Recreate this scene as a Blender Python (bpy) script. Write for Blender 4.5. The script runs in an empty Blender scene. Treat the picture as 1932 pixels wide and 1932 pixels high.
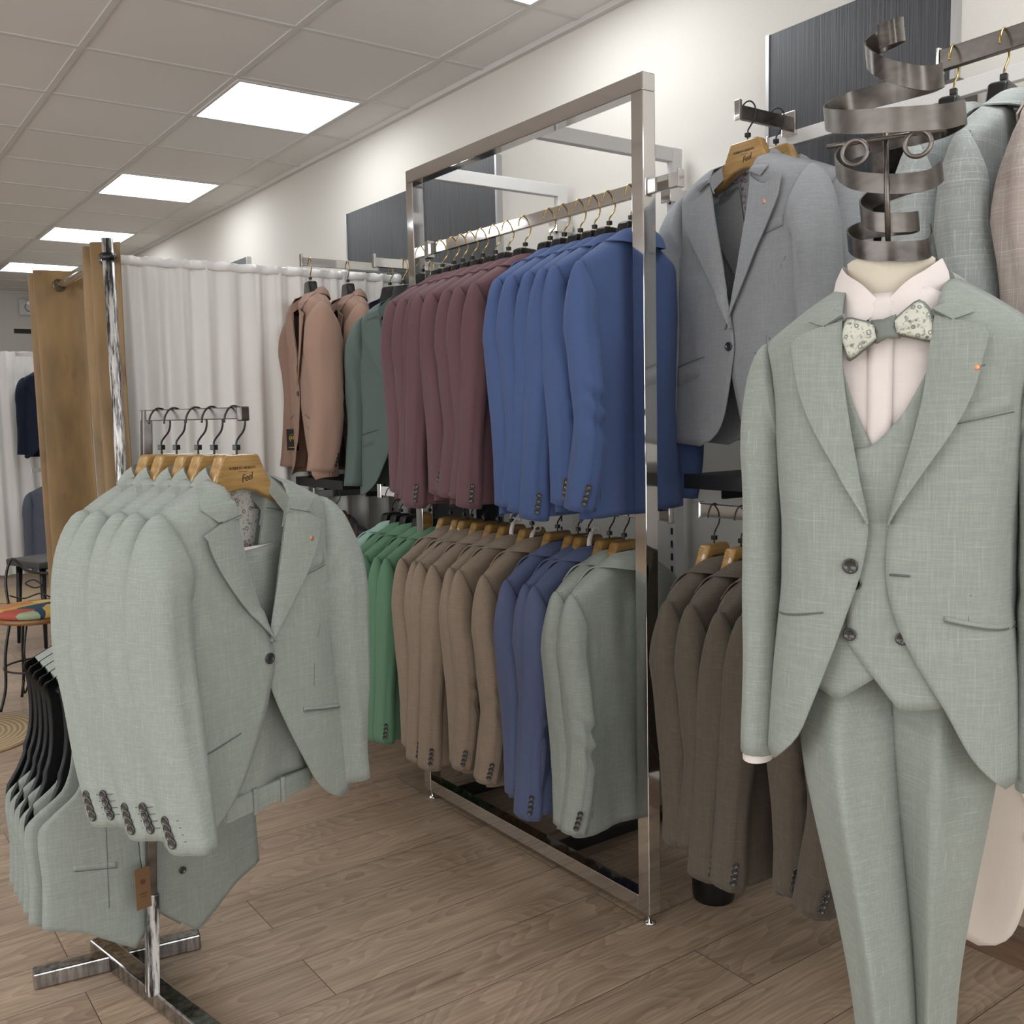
import bpy, math, random
from mathutils import Vector, Matrix, noise
S = bpy.context.scene
C = S.collection
R_ = math.radians
pi = math.pi
random.seed(7)

# ------------------------------------------------------------------ camera, world, exposure
cam_d = bpy.data.cameras.new('camera'); cam = bpy.data.objects.new('camera', cam_d); C.objects.link(cam)
H = 1.36
rot = Matrix(((0.81080485, 0.07582927, -0.58038385), (-0.58490501, 0.06778988, -0.80826398), (-0.02194592, 0.99481378, 0.09931729)))
cam.matrix_world = Matrix.Translation((0, 0, H)) @ rot.to_4x4()
cam_d.sensor_width = 36; cam_d.sensor_fit = 'HORIZONTAL'; cam_d.lens = 36 * 1860 / 1932
cam_d.clip_start = 0.05; cam_d.clip_end = 60
S.camera = cam
w = bpy.data.worlds.new('world'); S.world = w; w.use_nodes = True
w.node_tree.nodes['Background'].inputs[0].default_value = (1, .97, .94, 1)
w.node_tree.nodes['Background'].inputs[1].default_value = 0.25
S.view_settings.view_transform = 'Standard'; S.view_settings.look = 'None'
S.view_settings.exposure = 0.0; S.view_settings.gamma = 1; S.view_settings.use_curve_mapping = False
PANEL = 10.0          # strength of the ceiling light panels
al = bpy.data.lights.new('back_fill', 'AREA'); al.shape = 'RECTANGLE'; al.size = 5.6; al.size_y = 2.0; al.energy = 55; al.color = (.94, .97, 1)  # added fill light behind the camera, no source in view
ao = bpy.data.objects.new('back_fill', al); C.objects.link(ao); ao.location = (-.8, -2.5, 1.45); ao.rotation_euler = (R_(90), 0, 0)
al2 = bpy.data.lights.new('side_fill', 'AREA'); al2.shape = 'RECTANGLE'; al2.size = 6.0; al2.size_y = 2.0; al2.energy = 70; al2.color = (.95, .97, 1)  # added fill light from the left, its source unseen
ao2 = bpy.data.objects.new('side_fill', al2); C.objects.link(ao2); ao2.location = (-3.9, 3.0, 1.45); ao2.rotation_euler = (R_(90), 0, R_(-90))
CEIL = 2.74; WX = 2.36

# ------------------------------------------------------------------ materials
def srgb(r, g, b):
    f = lambda c: ((c/255+.055)/1.055)**2.4 if c > 10 else c/255/12.92
    return (f(r), f(g), f(b), 1)
MC = {}
def new_mat(name):
    m = bpy.data.materials.new(name); m.use_nodes = True
    nt = m.node_tree; b = nt.nodes['Principled BSDF']
    return m, nt, b
def N(nt, t, **kw):
    n = nt.nodes.new(t)
    for k, v in kw.items():
        if k.startswith('_'): setattr(n, k[1:], v)
        else: n.inputs[k].default_value = v
    return n
def plain(name, col, rough=.5, metal=0, coat=0, emit=None, es=0):
    if name in MC: return MC[name]
    m, nt, b = new_mat(name)
    b.inputs['Base Color'].default_value = srgb(*col); b.inputs['Roughness'].default_value = rough
    b.inputs['Metallic'].default_value = metal; b.inputs['Coat Weight'].default_value = coat
    if emit: b.inputs['Emission Color'].default_value = srgb(*emit); b.inputs['Emission Strength'].default_value = es
    MC[name] = m; return m
def mixcol(nt, fac, a, b, mode='MIX'):
    n = nt.nodes.new('ShaderNodeMix'); n.data_type = 'RGBA'; n.blend_type = mode
    if hasattr(fac, 'links'): nt.links.new(fac, n.inputs[0])
    else: n.inputs[0].default_value = fac
    for v, s in ((a, n.inputs[6]), (b, n.inputs[7])):
        if hasattr(v, 'links'): nt.links.new(v, s)
        else: s.default_value = v
    return n.outputs[2]
def coords(nt, scale, kind='Object', loc=(0, 0, 0)):
    tc = nt.nodes.new('ShaderNodeTexCoord'); mp = nt.nodes.new('ShaderNodeMapping')
    mp.inputs['Scale'].default_value = scale; mp.inputs['Location'].default_value = loc
    nt.links.new(tc.outputs[kind], mp.inputs[0]); return mp.outputs[0]
def ntex(nt, vec, scale, detail=3, rough=.6):
    n = N(nt, 'ShaderNodeTexNoise', Scale=scale, Detail=detail, Roughness=rough); nt.links.new(vec, n.inputs['Vector']); return n.outputs['Fac']
def ramp(nt, fac, p0, p1, c0=(0, 0, 0, 1), c1=(1, 1, 1, 1)):
    r = nt.nodes.new('ShaderNodeValToRGB'); r.color_ramp.elements[0].position = p0; r.color_ramp.elements[1].position = p1
    r.color_ramp.elements[0].color = c0; r.color_ramp.elements[1].color = c1
    nt.links.new(fac, r.inputs[0]); return r.outputs[0]
def fabric(name, col, slub=.35, rough=.9, check=False, sheen=.1):
    """woven cloth: warp and weft threads of uneven thickness"""
    if name in MC: return MC[name]
    m, nt, b = new_mat(name)
    base = srgb(*col)
    lite = tuple(min(1, c*1.45+.04) for c in base[:3])+(1,); dark = tuple(c*.62 for c in base[:3])+(1,)
    h = ntex(nt, coords(nt, (14, 14, 330)), 1, 3)
    v = ntex(nt, coords(nt, (330, 330, 12)), 1, 3)
    cl = ntex(nt, coords(nt, (9, 9, 9)), 1, 2)
    hs = ramp(nt, h, .55, .78); vs = ramp(nt, v, .55, .78)
    hd = ramp(nt, h, .45, .2); vd = ramp(nt, v, .45, .2)
    def sc(o, f):
        q = nt.nodes.new('ShaderNodeMath'); q.operation = 'MULTIPLY'; nt.links.new(o, q.inputs[0]); q.inputs[1].default_value = f; return q.outputs[0]
    c = mixcol(nt, sc(hd, slub*.7), base, dark); c = mixcol(nt, sc(vd, slub*.7), c, dark)
    c = mixcol(nt, sc(hs, slub), c, lite); c = mixcol(nt, sc(vs, slub), c, lite)
    if check:
        for sc3 in ((3, 3, 430), (430, 430, 3)):
            k = ramp(nt, ntex(nt, coords(nt, sc3, loc=(3, 5, 7)), 1, 1), .60, .66)
            c = mixcol(nt, sc(k, .30), c, (.75, .75, .72, 1))
    nt.links.new(c, b.inputs['Base Color'])
    b.inputs['Roughness'].default_value = rough; b.inputs['Sheen Weight'].default_value = sheen; b.inputs['Sheen Roughness'].default_value = .5
    b.inputs['Specular IOR Level'].default_value = .2
    bp = N(nt, 'ShaderNodeBump', Strength=.25, Distance=.001)
    ad = nt.nodes.new('ShaderNodeMath'); ad.operation = 'ADD'; nt.links.new(h, ad.inputs[0]); nt.links.new(v, ad.inputs[1])
    nt.links.new(ad.outputs[0], bp.inputs['Height']); nt.links.new(bp.outputs[0], b.inputs['Normal'])
    MC[name] = m; return m
def paisley(name, light, dark, scale=70):
    if name in MC: return MC[name]
    m, nt, b = new_mat(name)
    vec = coords(nt, (1, 1, 1))
    vo = N(nt, 'ShaderNodeTexVoronoi', Scale=scale); nt.links.new(vec, vo.inputs['Vector'])
    ring = nt.nodes.new('ShaderNodeValToRGB'); cr = ring.color_ramp
    cr.elements[0].position = .0; cr.elements[0].color = (1, 1, 1, 1); cr.elements[1].position = .16; cr.elements[1].color = (1, 1, 1, 1)
    for p, v in ((.22, 0), (.30, .25), (.36, .9), (.42, 1)):
        e = cr.elements.new(p); e.color = (v, v, v, 1)
    nt.links.new(vo.outputs['Distance'], ring.inputs[0])
    k = ramp(nt, ntex(nt, vec, scale*2.2, 2), .56, .62)
    c = mixcol(nt, ring.outputs[0], srgb(*dark), srgb(*light)); c = mixcol(nt, k, c, mixcol(nt, .6, srgb(*light), srgb(*dark)))
    nt.links.new(c, b.inputs['Base Color']); b.inputs['Roughness'].default_value = .45
    MC[name] = m; return m
def wood(name, a, bcol, rough=.3, coat=.5, sc=(3, 40, 40)):
    if name in MC: return MC[name]
    m, nt, b = new_mat(name)
    n = ntex(nt, coords(nt, sc), 1.5, 5, .65)
    c = ramp(nt, n, .35, .7, srgb(*a), srgb(*bcol)); nt.links.new(c, b.inputs['Base Color'])
    b.inputs['Roughness'].default_value = rough; b.inputs['Coat Weight'].default_value = coat
    MC[name] = m; return m
def brushed(name, a, bcol, rough=.35, scale=(8, 8, 8), det=4, metal=1):
    if name in MC: return MC[name]
    m, nt, b = new_mat(name)
    n = ntex(nt, coords(nt, scale), 1, det, .7)
    nt.links.new(ramp(nt, n, *((.44, .56) if det > 5 else (.35, .65)), srgb(*a), srgb(*bcol)), b.inputs['Base Color'])
    nt.links.new(ramp(nt, n, .3, .7, (rough*.7,)*3+(1,), (rough*1.5,)*3+(1,)), b.inputs['Roughness'])
    b.inputs['Metallic'].default_value = metal; MC[name] = m; return m

def floor_mat():
    m, nt, b = new_mat('laminate oak planks')
    vec = coords(nt, (1, 1, 1), loc=(0.35, 0.06, 0))
    br = N(nt, 'ShaderNodeTexBrick', Scale=1.0); nt.links.new(vec, br.inputs['Vector'])
    br.offset = .37; br.offset_frequency = 2
    br.inputs['Brick Width'].default_value = 1.28; br.inputs['Row Height'].default_value = .192
    br.inputs['Mortar Size'].default_value = .0012; br.inputs['Mortar Smooth'].default_value = .3
    br.inputs['Color1'].default_value = (0, 0, 0, 1); br.inputs['Color2'].default_value = (1, 1, 1, 1); br.inputs['Mortar'].default_value = (.5, .5, .5, 1)
    # offset the grain from plank to plank
    mul = nt.nodes.new('ShaderNodeVectorMath'); mul.operation = 'MULTIPLY_ADD'
    nt.links.new(br.outputs['Color'], mul.inputs[0]); mul.inputs[1].default_value = (7, 13, 3); nt.links.new(vec, mul.inputs[2])
    def mp(s):
        q = nt.nodes.new('ShaderNodeMapping'); q.inputs['Scale'].default_value = s; nt.links.new(mul.outputs[0], q.inputs[0]); return q.outputs[0]
    g1 = ntex(nt, mp((1.3, 14, 1)), 1.6, 6, .68)
    g2 = ntex(nt, mp((3, 110, 1)), 1.2, 4, .6)
    wv = N(nt, 'ShaderNodeTexNoise', Scale=1.0, Detail=1.5); nt.links.new(mp((1.5, 5.5, 1)), wv.inputs['Vector'])
    ml = nt.nodes.new('ShaderNodeMath'); ml.operation = 'MULTIPLY'; nt.links.new(wv.outputs['Fac'], ml.inputs[0]); ml.inputs[1].default_value = 26
    fr = nt.nodes.new('ShaderNodeMath'); fr.operation = 'FRACT'; nt.links.new(ml.outputs[0], fr.inputs[0])
    rings = ramp(nt, fr.outputs[0], .05, .9)
    c = ramp(nt, g1, .3, .72, srgb(92, 73, 57), srgb(206, 178, 148))
    c = mixcol(nt, .34, c, ramp(nt, fr.outputs[0], .0, 1., srgb(96, 78, 64), srgb(222, 200, 174)))
    c = mixcol(nt, .36, c, ramp(nt, g2, .35, .65, srgb(108, 90, 76), srgb(206, 184, 160)))
    tint = mixcol(nt, .28, c, ramp(nt, br.outputs['Color'], 0, 1, srgb(122, 100, 82), srgb(194, 168, 140)))
    kn = ramp(nt, ntex(nt, mp((2.2, 6, 1)), 1.1, 2), .70, .8)
    tint = mixcol(nt, kn, tint, srgb(84, 66, 54))
    fin = mixcol(nt, br.outputs['Fac'], tint, srgb(70, 56, 46))
    nt.links.new(fin, b.inputs['Base Color']); b.inputs['Roughness'].default_value = .38
    nt.links.new(ramp(nt, g2, .3, .7, (.32,)*3+(1,), (.48,)*3+(1,)), b.inputs['Roughness'])
    bp = N(nt, 'ShaderNodeBump', Strength=.35, Distance=.0012); nt.links.new(br.outputs['Fac'], bp.inputs['Height']); bp.invert = True
    nt.links.new(bp.outputs[0], b.inputs['Normal'])
    return m
def painted(name, col, bump=.15, rough=.85, sc=220):
    if name in MC: return MC[name]
    m, nt, b = new_mat(name)
    n = ntex(nt, coords(nt, (1, 1, 1)), sc, 3)
    lo = tuple(c*.95 for c in srgb(*col)[:3])+(1,)
    nt.links.new(ramp(nt, n, .3, .7, lo, srgb(*col)), b.inputs['Base Color']); b.inputs['Roughness'].default_value = rough
    bp = N(nt, 'ShaderNodeBump', Strength=bump, Distance=.001); nt.links.new(n, bp.inputs['Height']); nt.links.new(bp.outputs[0], b.inputs['Normal'])
    MC[name] = m; return m
def slat_panel_mat():
    m, nt, b = new_mat('dark ribbed panel')
    n = ntex(nt, coords(nt, (130, 150, 1.5)), 1.3, 3, .7)
    nt.links.new(ramp(nt, n, .35, .65, srgb(34, 35, 37), srgb(70, 71, 74)), b.inputs['Base Color']); b.inputs['Roughness'].default_value = .42
    bp = N(nt, 'ShaderNodeBump', Strength=.5, Distance=.002); nt.links.new(n, bp.inputs['Height']); nt.links.new(bp.outputs[0], b.inputs['Normal'])
    return m

CHROME = plain('chrome', (214, 212, 210), .07, 1)
STEEL = brushed('brushed raw steel', (74, 70, 67), (128, 122, 116), .28, (5, 5, 9))
SCRATCH = brushed('scratched chrome', (120, 120, 120), (190, 188, 186), .18, (60, 60, 6))
FLAKE = brushed('flaking plated steel', (60, 58, 58), (226, 224, 220), .32, (60, 60, 6), 7, .45)
BLACKP = plain('black plastic', (16, 16, 17), .32)
BLACKM = plain('black laminate', (24, 24, 26), .45)
BLACKW = plain('black lacquered wire', (20, 19, 19), .35)
BRASS = plain('brass wire', (176, 150, 92), .25, 1)
HORN = plain('dark horn button', (44, 42, 40), .25, 0, .5)
COPPER = plain('copper pin', (214, 150, 112), .35, .6)
STITCH = {}
WOODH = wood('varnished hanger wood', (138, 104, 56), (184, 148, 92))
INK = plain('printed ink', (58, 36, 22), .6)
IVORY = painted('ivory mannequin fabric', (214, 204, 184), .3, .8, 500)
SHIRT = fabric('white shirt cotton', (226, 216, 210), .05)
BLACKS = plain('black satin', (15, 15, 16), .38)
WHITEP = painted('white painted steel', (205, 203, 200), .05, .4)

COL = dict(sage=(152, 158, 149), tan=(142, 125, 108), burgundy=(100, 72, 76), blue=(72, 90, 132), violet=(86, 95, 126),
           green=(94, 130, 102), mint=(150, 180, 168), taupe=(92, 83, 72), grey=(150, 152, 154), rose=(160, 130, 113),
           bottle=(92, 106, 101), navy=(26, 32, 50), slate=(92, 96, 108), plum=(92, 76, 84), white=(228, 216, 202), fog=(172, 177, 174), blush=(188, 175, 167))
LINEN = dict(sage=.36, tan=.34, violet=.14, taupe=.35, grey=.34, fog=.3, blush=.3, white=.05, mint=.12, green=.10, slate=.12)
def cloth(k):
    kind = 'linen' if LINEN.get(k, 0) > .2 else 'wool'
    return fabric(k+' '+kind, COL[k], LINEN.get(k, .1), check=k in ('fog', 'blush'))
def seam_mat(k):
    return plain(k+' seam shade and thread', tuple(int(c*.62) for c in COL[k]), .9)  # darker than the cloth: paints in the shade of seams; buttonhole thread too
LININGS = dict(sage=paisley('cream paisley lining', (206, 202, 192), (96, 94, 92)), grey=paisley('grey paisley lining', (180, 178, 184), (82, 80, 92)))

# ------------------------------------------------------------------ object helpers
def add(name, me, mat=None, parent=None, sol=0, bevel=0, smooth=True, split=False):
    if mat is not None:
        me.materials.clear(); me.materials.append(mat)
    o = bpy.data.objects.new(name, me); C.objects.link(o)
    if parent: o.parent = parent
    if smooth:
        for p in me.polygons: p.use_smooth = True
    if sol:
        s = o.modifiers.new('thick', 'SOLIDIFY'); s.thickness = sol; s.offset = 0
    if split:
        s = o.modifiers.new('crisp', 'EDGE_SPLIT'); s.split_angle = R_(50)
    if bevel:
        s = o.modifiers.new('bevel', 'BEVEL'); s.width = bevel; s.segments = 2; s.limit_method = 'ANGLE'
    return o
def tag(o, label, cat, group=None):
    o['label'] = label; o['category'] = cat
    if group: o['group'] = group
    return o
def thing(name, label, cat, loc=(0, 0, 0), rz=0, group=None):
    o = bpy.data.objects.new(name, None); C.objects.link(o); o.location = loc; o.rotation_euler = (0, 0, rz)
    o.empty_display_size = .05
    return tag(o, label, cat, group)
def struct(o): o['kind'] = 'structure'; return o
def mesh(vs, fs, name='m'):
    me = bpy.data.meshes.new(name); me.from_pydata([tuple(v) for v in vs], [], fs); me.update(); return me
def sheet(rows, closed=False, flip=False):
    vs = [p for r in rows for p in r]; n = len(rows[0]); fs = []
    for i in range(len(rows)-1):
        for j in range(n if closed else n-1):
            a, b = i*n+j, i*n+(j+1) % n; q = (a, b, b+n, a+n); fs.append(q[::-1] if flip else q)
    return mesh(vs, fs)
class MB:
    def __init__(s): s.v = []; s.f = []
    def box(s, x0, x1, y0, y1, z0, z1):
        k = len(s.v); s.v += [(x, y, z) for x in (x0, x1) for y in (y0, y1) for z in (z0, z1)]
        s.f += [tuple(k+i for i in q) for q in ((0, 1, 3, 2), (4, 6, 7, 5), (0, 4, 5, 1), (2, 3, 7, 6), (0, 2, 6, 4), (1, 5, 7, 3))]; return s
    def obar(s, a, b, wd, ht):
        """rectangular bar from a to b"""
        a = Vector(a); b = Vector(b); d = (b-a).normalized(); up = Vector((0, 0, 1)) if abs(d.z) < .9 else Vector((0, 1, 0))
        sx = d.cross(up).normalized(); up = sx.cross(d)
        k = len(s.v)
        for p in (a, b):
            for u, v in ((-1, -1), (1, -1), (1, 1), (-1, 1)): s.v.append(tuple(p+sx*u*wd/2+up*v*ht/2))
        s.f += [tuple(k+i for i in q) for q in ((3, 2, 1, 0), (4, 5, 6, 7), (0, 1, 5, 4), (1, 2, 6, 5), (2, 3, 7, 6), (3, 0, 4, 7))]; return s
    def tube(s, pts, r, n=8, caps=True):
        pts = [Vector(p) for p in pts]; rs = r if isinstance(r, (list, tuple)) else [r]*len(pts)
        k = len(s.v); prev = None
        for i, p in enumerate(pts):
            d = (pts[min(i+1, len(pts)-1)]-pts[max(i-1, 0)]).normalized()
            if prev is None:
                up = Vector((0, 0, 1)) if abs(d.z) < .9 else Vector((1, 0, 0)); a = d.cross(up).normalized()
            else: a = (prev-d*prev.dot(d)).normalized()
            prev = a; b = d.cross(a)
            for j in range(n): s.v.append(tuple(p+(a*math.cos(2*pi*j/n)+b*math.sin(2*pi*j/n))*rs[i]))
        for i in range(len(pts)-1):
            for j in range(n):
                a0 = k+i*n+j; b0 = k+i*n+(j+1) % n; s.f.append((a0, b0, b0+n, a0+n))
        if caps: s.f.append(tuple(k+j for j in range(n))[::-1]); s.f.append(tuple(k+(len(pts)-1)*n+j for j in range(n)))
        return s
    def lathe(s, prof, c=(0, 0, 0), n=20, axis='z'):
        k = len(s.v)
        for r, z in prof:
            for j in range(n):
                a = 2*pi*j/n; p = (r*math.cos(a), r*math.sin(a), z)
                if axis == 'y': p = (p[0], -z, p[1])
                s.v.append((c[0]+p[0], c[1]+p[1], c[2]+p[2]))
        for i in range(len(prof)-1):
            for j in range(n):
                a0 = k+i*n+j; b0 = k+i*n+(j+1) % n; s.f.append((a0, b0, b0+n, a0+n))
        s.f.append(tuple(k+j for j in range(n))[::-1]); s.f.append(tuple(k+(len(prof)-1)*n+j for j in range(n)))
        return s
    def prism(s, poly, y0, y1):
        """outline in x,z extruded along y"""
        k = len(s.v); n = len(poly); s.v += [(x, y0, z) for x, z in poly]+[(x, y1, z) for x, z in poly]
        s.f.append(tuple(range(k, k+n))); s.f.append(tuple(range(k+2*n-1, k+n-1, -1)))
        for i in range(n): j = (i+1) % n; s.f.append((k+j, k+i, k+n+i, k+n+j))
        return s
    def me(s): return mesh(s.v, s.f)
def smoothpath(pts, n=6):
    pts = [Vector(p) for p in pts]; out = []
    for i in range(len(pts)-1):
        p0, p1, p2, p3 = pts[max(i-1, 0)], pts[i], pts[i+1], pts[min(i+2, len(pts)-1)]
        for k in range(n):
            t = k/n; out.append(.5*((2*p1)+(p2-p0)*t+(2*p0-5*p1+4*p2-p3)*t*t+(3*p1-p0-3*p2+p3)*t**3))
    out.append(pts[-1]); return out
def key(tab, t):
    """smooth lookup in a list of (t, value)"""
    if t <= tab[0][0]: return tab[0][1]
    for i in range(len(tab)-1):
        if t <= tab[i+1][0]:
            t0, a = tab[i]; t1, b = tab[i+1]; u = (t-t0)/(t1-t0)
            am = tab[i-1] if i else tab[i]; bp = tab[i+2] if i+2 < len(tab) else tab[i+1]
            m0 = (b-am[1])/((t1-am[0]) or 1)*(t1-t0); m1 = (bp[1]-a)/((bp[0]-t0) or 1)*(t1-t0)
            return (2*u**3-3*u*u+1)*a+(u**3-2*u*u+u)*m0+(-2*u**3+3*u*u)*b+(u**3-u*u)*m1
    return tab[-1][1]
def lkey(tab, t):
    if t <= tab[0][0]: return tab[0][1]
    for (a, x), (b, y) in zip(tab, tab[1:]):
        if t <= b: return x+(y-x)*(t-a)/(b-a)
    return tab[-1][1]
def copy_tree(o, parent=None):
    c = o.copy(); C.objects.link(c)
    if parent: c.parent = parent
    for ch in CH.get(o.as_pointer(), []):
        d = copy_tree(ch, c)
        CH.setdefault(c.as_pointer(), []).append(d)
    return c
CH = {}
def reg(o):
    """remember children so copies can be made quickly"""
    for ch in o.children: CH.setdefault(o.as_pointer(), []).append(ch); reg(ch)
def text_mesh(txt, size, shear=0, spacing=1.0):
    cu = bpy.data.curves.new('t', 'FONT'); cu.body = txt; cu.size = size; cu.align_x = 'CENTER'; cu.align_y = 'CENTER'; cu.shear = shear
    cu.space_character = spacing; cu.extrude = .0002; cu.resolution_u = 3
    o = bpy.data.objects.new('t', cu); C.objects.link(o); bpy.context.view_layer.update()
    me = bpy.data.meshes.new_from_object(o.evaluated_get(bpy.context.evaluated_depsgraph_get()))
    bpy.data.objects.remove(o)
    for v in me.vertices: v.co = Vector((v.co.x, -v.co.z, v.co.y))
    return me

# ------------------------------------------------------------------ the jacket
class Jacket:
    def __init__(s, **k):
        s.sh = .205; s.drop = .055; s.nk = .078; s.L = .745; s.r = .05; s.Df = .062; s.Db = .055; s.seed = 1; s.amp = .004
        s.W = [(0, .205), (.1, .203), (.3, .222), (.55, .214), (.8, .232), (1, .242)]
        s.EL = [(0, -.078), (.16, -.058), (.34, -.026), (.50, .010), (.56, .014), (.62, .004), (.74, -.028), (.85, -.07), (.93, -.115), (.975, -.16), (1, -.20)]
        s.ER = [(0, .078), (.16, .058), (.34, .030), (.50, .004), (.56, -.002), (.62, .008), (.74, .045), (.85, .085), (.93, .12), (.975, .155), (1, .19)]
        s.brk = .50; s.tip = (.155, -.100); s.gorge = .085; s.peak = False
        s.lap = [(0, 0), (.3, .040), (.6, .072), (.85, .088), (1, .088)]     # lapel width above its fold from break to tip
        s.R1 = .052; s.ry0 = .07; s.ry1 = .078; s.cuff = (.040, .056); s.slen = .665; s.armpit = -.245; s.sdx = .015; s.sy = -.03; s.inset = .03; s.bend = .014; s.sdrop = 0
        s.button_v = .55; s.cx = 0; s.bph = 48; s.ext = {-1: 0, 1: 0}; s.cf = None; s.lift = 0; s.dl = {-1: 0, 1: 0}; s.cph = 2.6; s.fw = .012; s.syr = None; s.ck = .17; s.vent = .0
        for a, b in k.items(): setattr(s, a, b)
    def zs(s, x):
        a = max(0, (abs(x)-s.nk)/(s.sh-s.nk)); return -s.drop*min(1.3, a)**1.15
    def z(s, x, v): return s.zs(x)*(1-v)-s.L*v
    def v_of(s, x, z): return (s.zs(x)-z)/(s.zs(x)+s.L)
    def wr(s, x, z, v, side):
        n = noise.noise(Vector((x*16, side*5+s.seed*3.1, z*2.2)))*1.0+noise.noise(Vector((x*34+z*8, s.seed*7.7+side, z*9)))*.35
        return n*s.amp*min(1, v*3)
    def y(s, x, v, side):
        """side -1 front, +1 back"""
        W = key(s.W, v); a = min(1, abs(x)/W); g = (1-a**4.5)**.5
        t = max(0, s.zs(x)-s.z(x, v)); q = min(1, t/s.r); sm = math.sqrt(max(0, 1-(1-q)**2))
        D = s.Df if side < 0 else s.Db
        y = side*(D*g*sm)+s.wr(x, s.z(x, v), v, side)*g
        if side > 0: y += .045*math.exp(-(x/.07)**2)*(1-sm)*math.sqrt(max(0, 1-min(1, abs(x)/.078)**2)) + .0
        else: y -= .0
        return y
    def on(s, x, z, side=-1, off=.003):
        v = max(0, min(1, s.v_of(x, z))); return (x, s.y(x, v, side)+side*off, z)
    def front(s, sd, nu=22, nv=44):
        E = s.EL if sd < 0 else s.ER; rows = []
        for i in range(nv+1):
            v = i/nv; W = key(s.W, v)*sd; e = key(E, v); row = []
            for j in range(nu+1):
                u = j/nu; u = math.sin(u*pi/2)**1.0 if u > 0 else 0
                x = e+(W-e)*u; y = s.y(x, v, -1)
                if v > .4 and sd < 0: y -= .006*(1-u)
                row.append((x, y, s.z(x, v)-.012*(1-u)*v*v-s.ext[sd]*v*v))
            rows.append(row)
        return sheet(rows, flip=sd > 0)
    def back(s, nu=40, nv=44):
        rows = []
        for i in range(nv+1):
            v = i/nv; W = key(s.W, v); row = []
            for j in range(nu+1):
                a = -pi/2+pi*j/nu; x = W*math.sin(a); y = s.y(x, v, 1)
                if s.vent:      # centre vent: one side laps over the other
                    k = max(0, (v-.66)/.34)
                    if abs(x) < .06: y += s.vent*k*(1-abs(x)/.06)*(-.6 if x < -.001 else .7)
                row.append((x, y, s.z(x, v)+(.006 if v == 0 and abs(x) < .07 else 0)))
            rows.append(row)
        return sheet(rows, flip=True)
    def lining(s):
        rows = []
        for i in range(21):
            v = .0+.5*i/20
            rows.append([(x, s.y(x, v, 1)-.008, s.z(x, v)-.004) for x in [(-.15+.3*j/20) for j in range(21)]])
        return sheet(rows)
    def lapel(s, sd, n=22, m=7):
        E = s.EL if sd < 0 else s.ER; rows = []
        zb = -s.L*s.brk; zt = -.060; tipz = s.tip[1]
        for i in range(n+1):
            q = i/n; zi = zb+(zt-zb)*q; v0 = -zi/s.L; xi = key(E, v0)
            zo = zb+(tipz-zb)*q; v1 = -zo/s.L; fold = key(E, v1); wd = key(s.lap, q)
            xo = fold+sd*wd
            if i == n: xo = sd*s.tip[0]+s.cx; zo = tipz
            if s.peak: zo = min(tipz, zb+(tipz-.03-zb)*q) if i < n else tipz
            row = []
            for j in range(m+1):
                u = j/m; x = xi+(xo-xi)*u; z = zi+(zo-zi)*u-(.022*math.sin(pi*u) if s.peak and i == n else 0)
                off = .003+(.005+s.lift)*math.sin(min(1, u*1.6)*pi/2)+.002*u; p = s.on(x, z, -1, off+(.006 if sd < 0 and q < .25 else 0)); row.append(p)
            rows.append(row)
        return sheet(rows, flip=sd < 0)
    def collar(s, half_gap=0):
        tz = s.tip[1]; nk = s.nk
        F = [(nk*.80, -.075, None), (nk*.90, -.045, None), (nk*.98, -.012, -.018), (nk*.86, .014, .016), (nk*.5, .022, .043), (0, .024, .052)]
        O = [(s.tip[0]-.040, tz+.022, None), (s.tip[0]-.008, tz+.048, None), (nk+.042, -.016, -.012), (nk+.014, -.014, .036), (nk*.62, -.022, .066), (0, -.026, .080)]
        if s.cf: F[0] = s.cf[0]+(None,); O[0] = s.cf[1]+(None,); O[1] = s.cf[2]+(None,); O[2] = s.cf[3]+(-.02,)
        rows = []
        fs, os_ = [], []
        for tab, dst in ((F, fs), (O, os_)):
            pts = []
            for x, z, yy in tab:
                if yy is None: yy = s.on(x, z, -1, .007)[1]
                pts.append(Vector((x, yy, z)))
            dst += [pts[0].lerp(pts[1], k/3) for k in range(3)]+smoothpath(pts[1:], 5)
        full = []
        for f_, o_ in zip(fs, os_):
            inn = Vector((f_.x*.90, f_.y*.86-.001, f_.z-.030))
            mid = (f_+o_)/2; out = Vector((mid.x, mid.y, 0)); out = out.normalized()*(.0025+.004*max(0, min(1, f_.y/.03)))
            if f_.y > .02: top = f_+out*.4
            full.append([inn, inn*.5+f_*.5, f_, f_*.75+o_*.25+out, mid+out*1.1, f_*.25+o_*.75+out*.6, o_])
        R = [[tuple(p) for p in r] for r in full]
        Lh = [[(-p[0], p[1], p[2]) for p in r] for r in reversed(full)][1:]
        return sheet(R+Lh)
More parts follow.
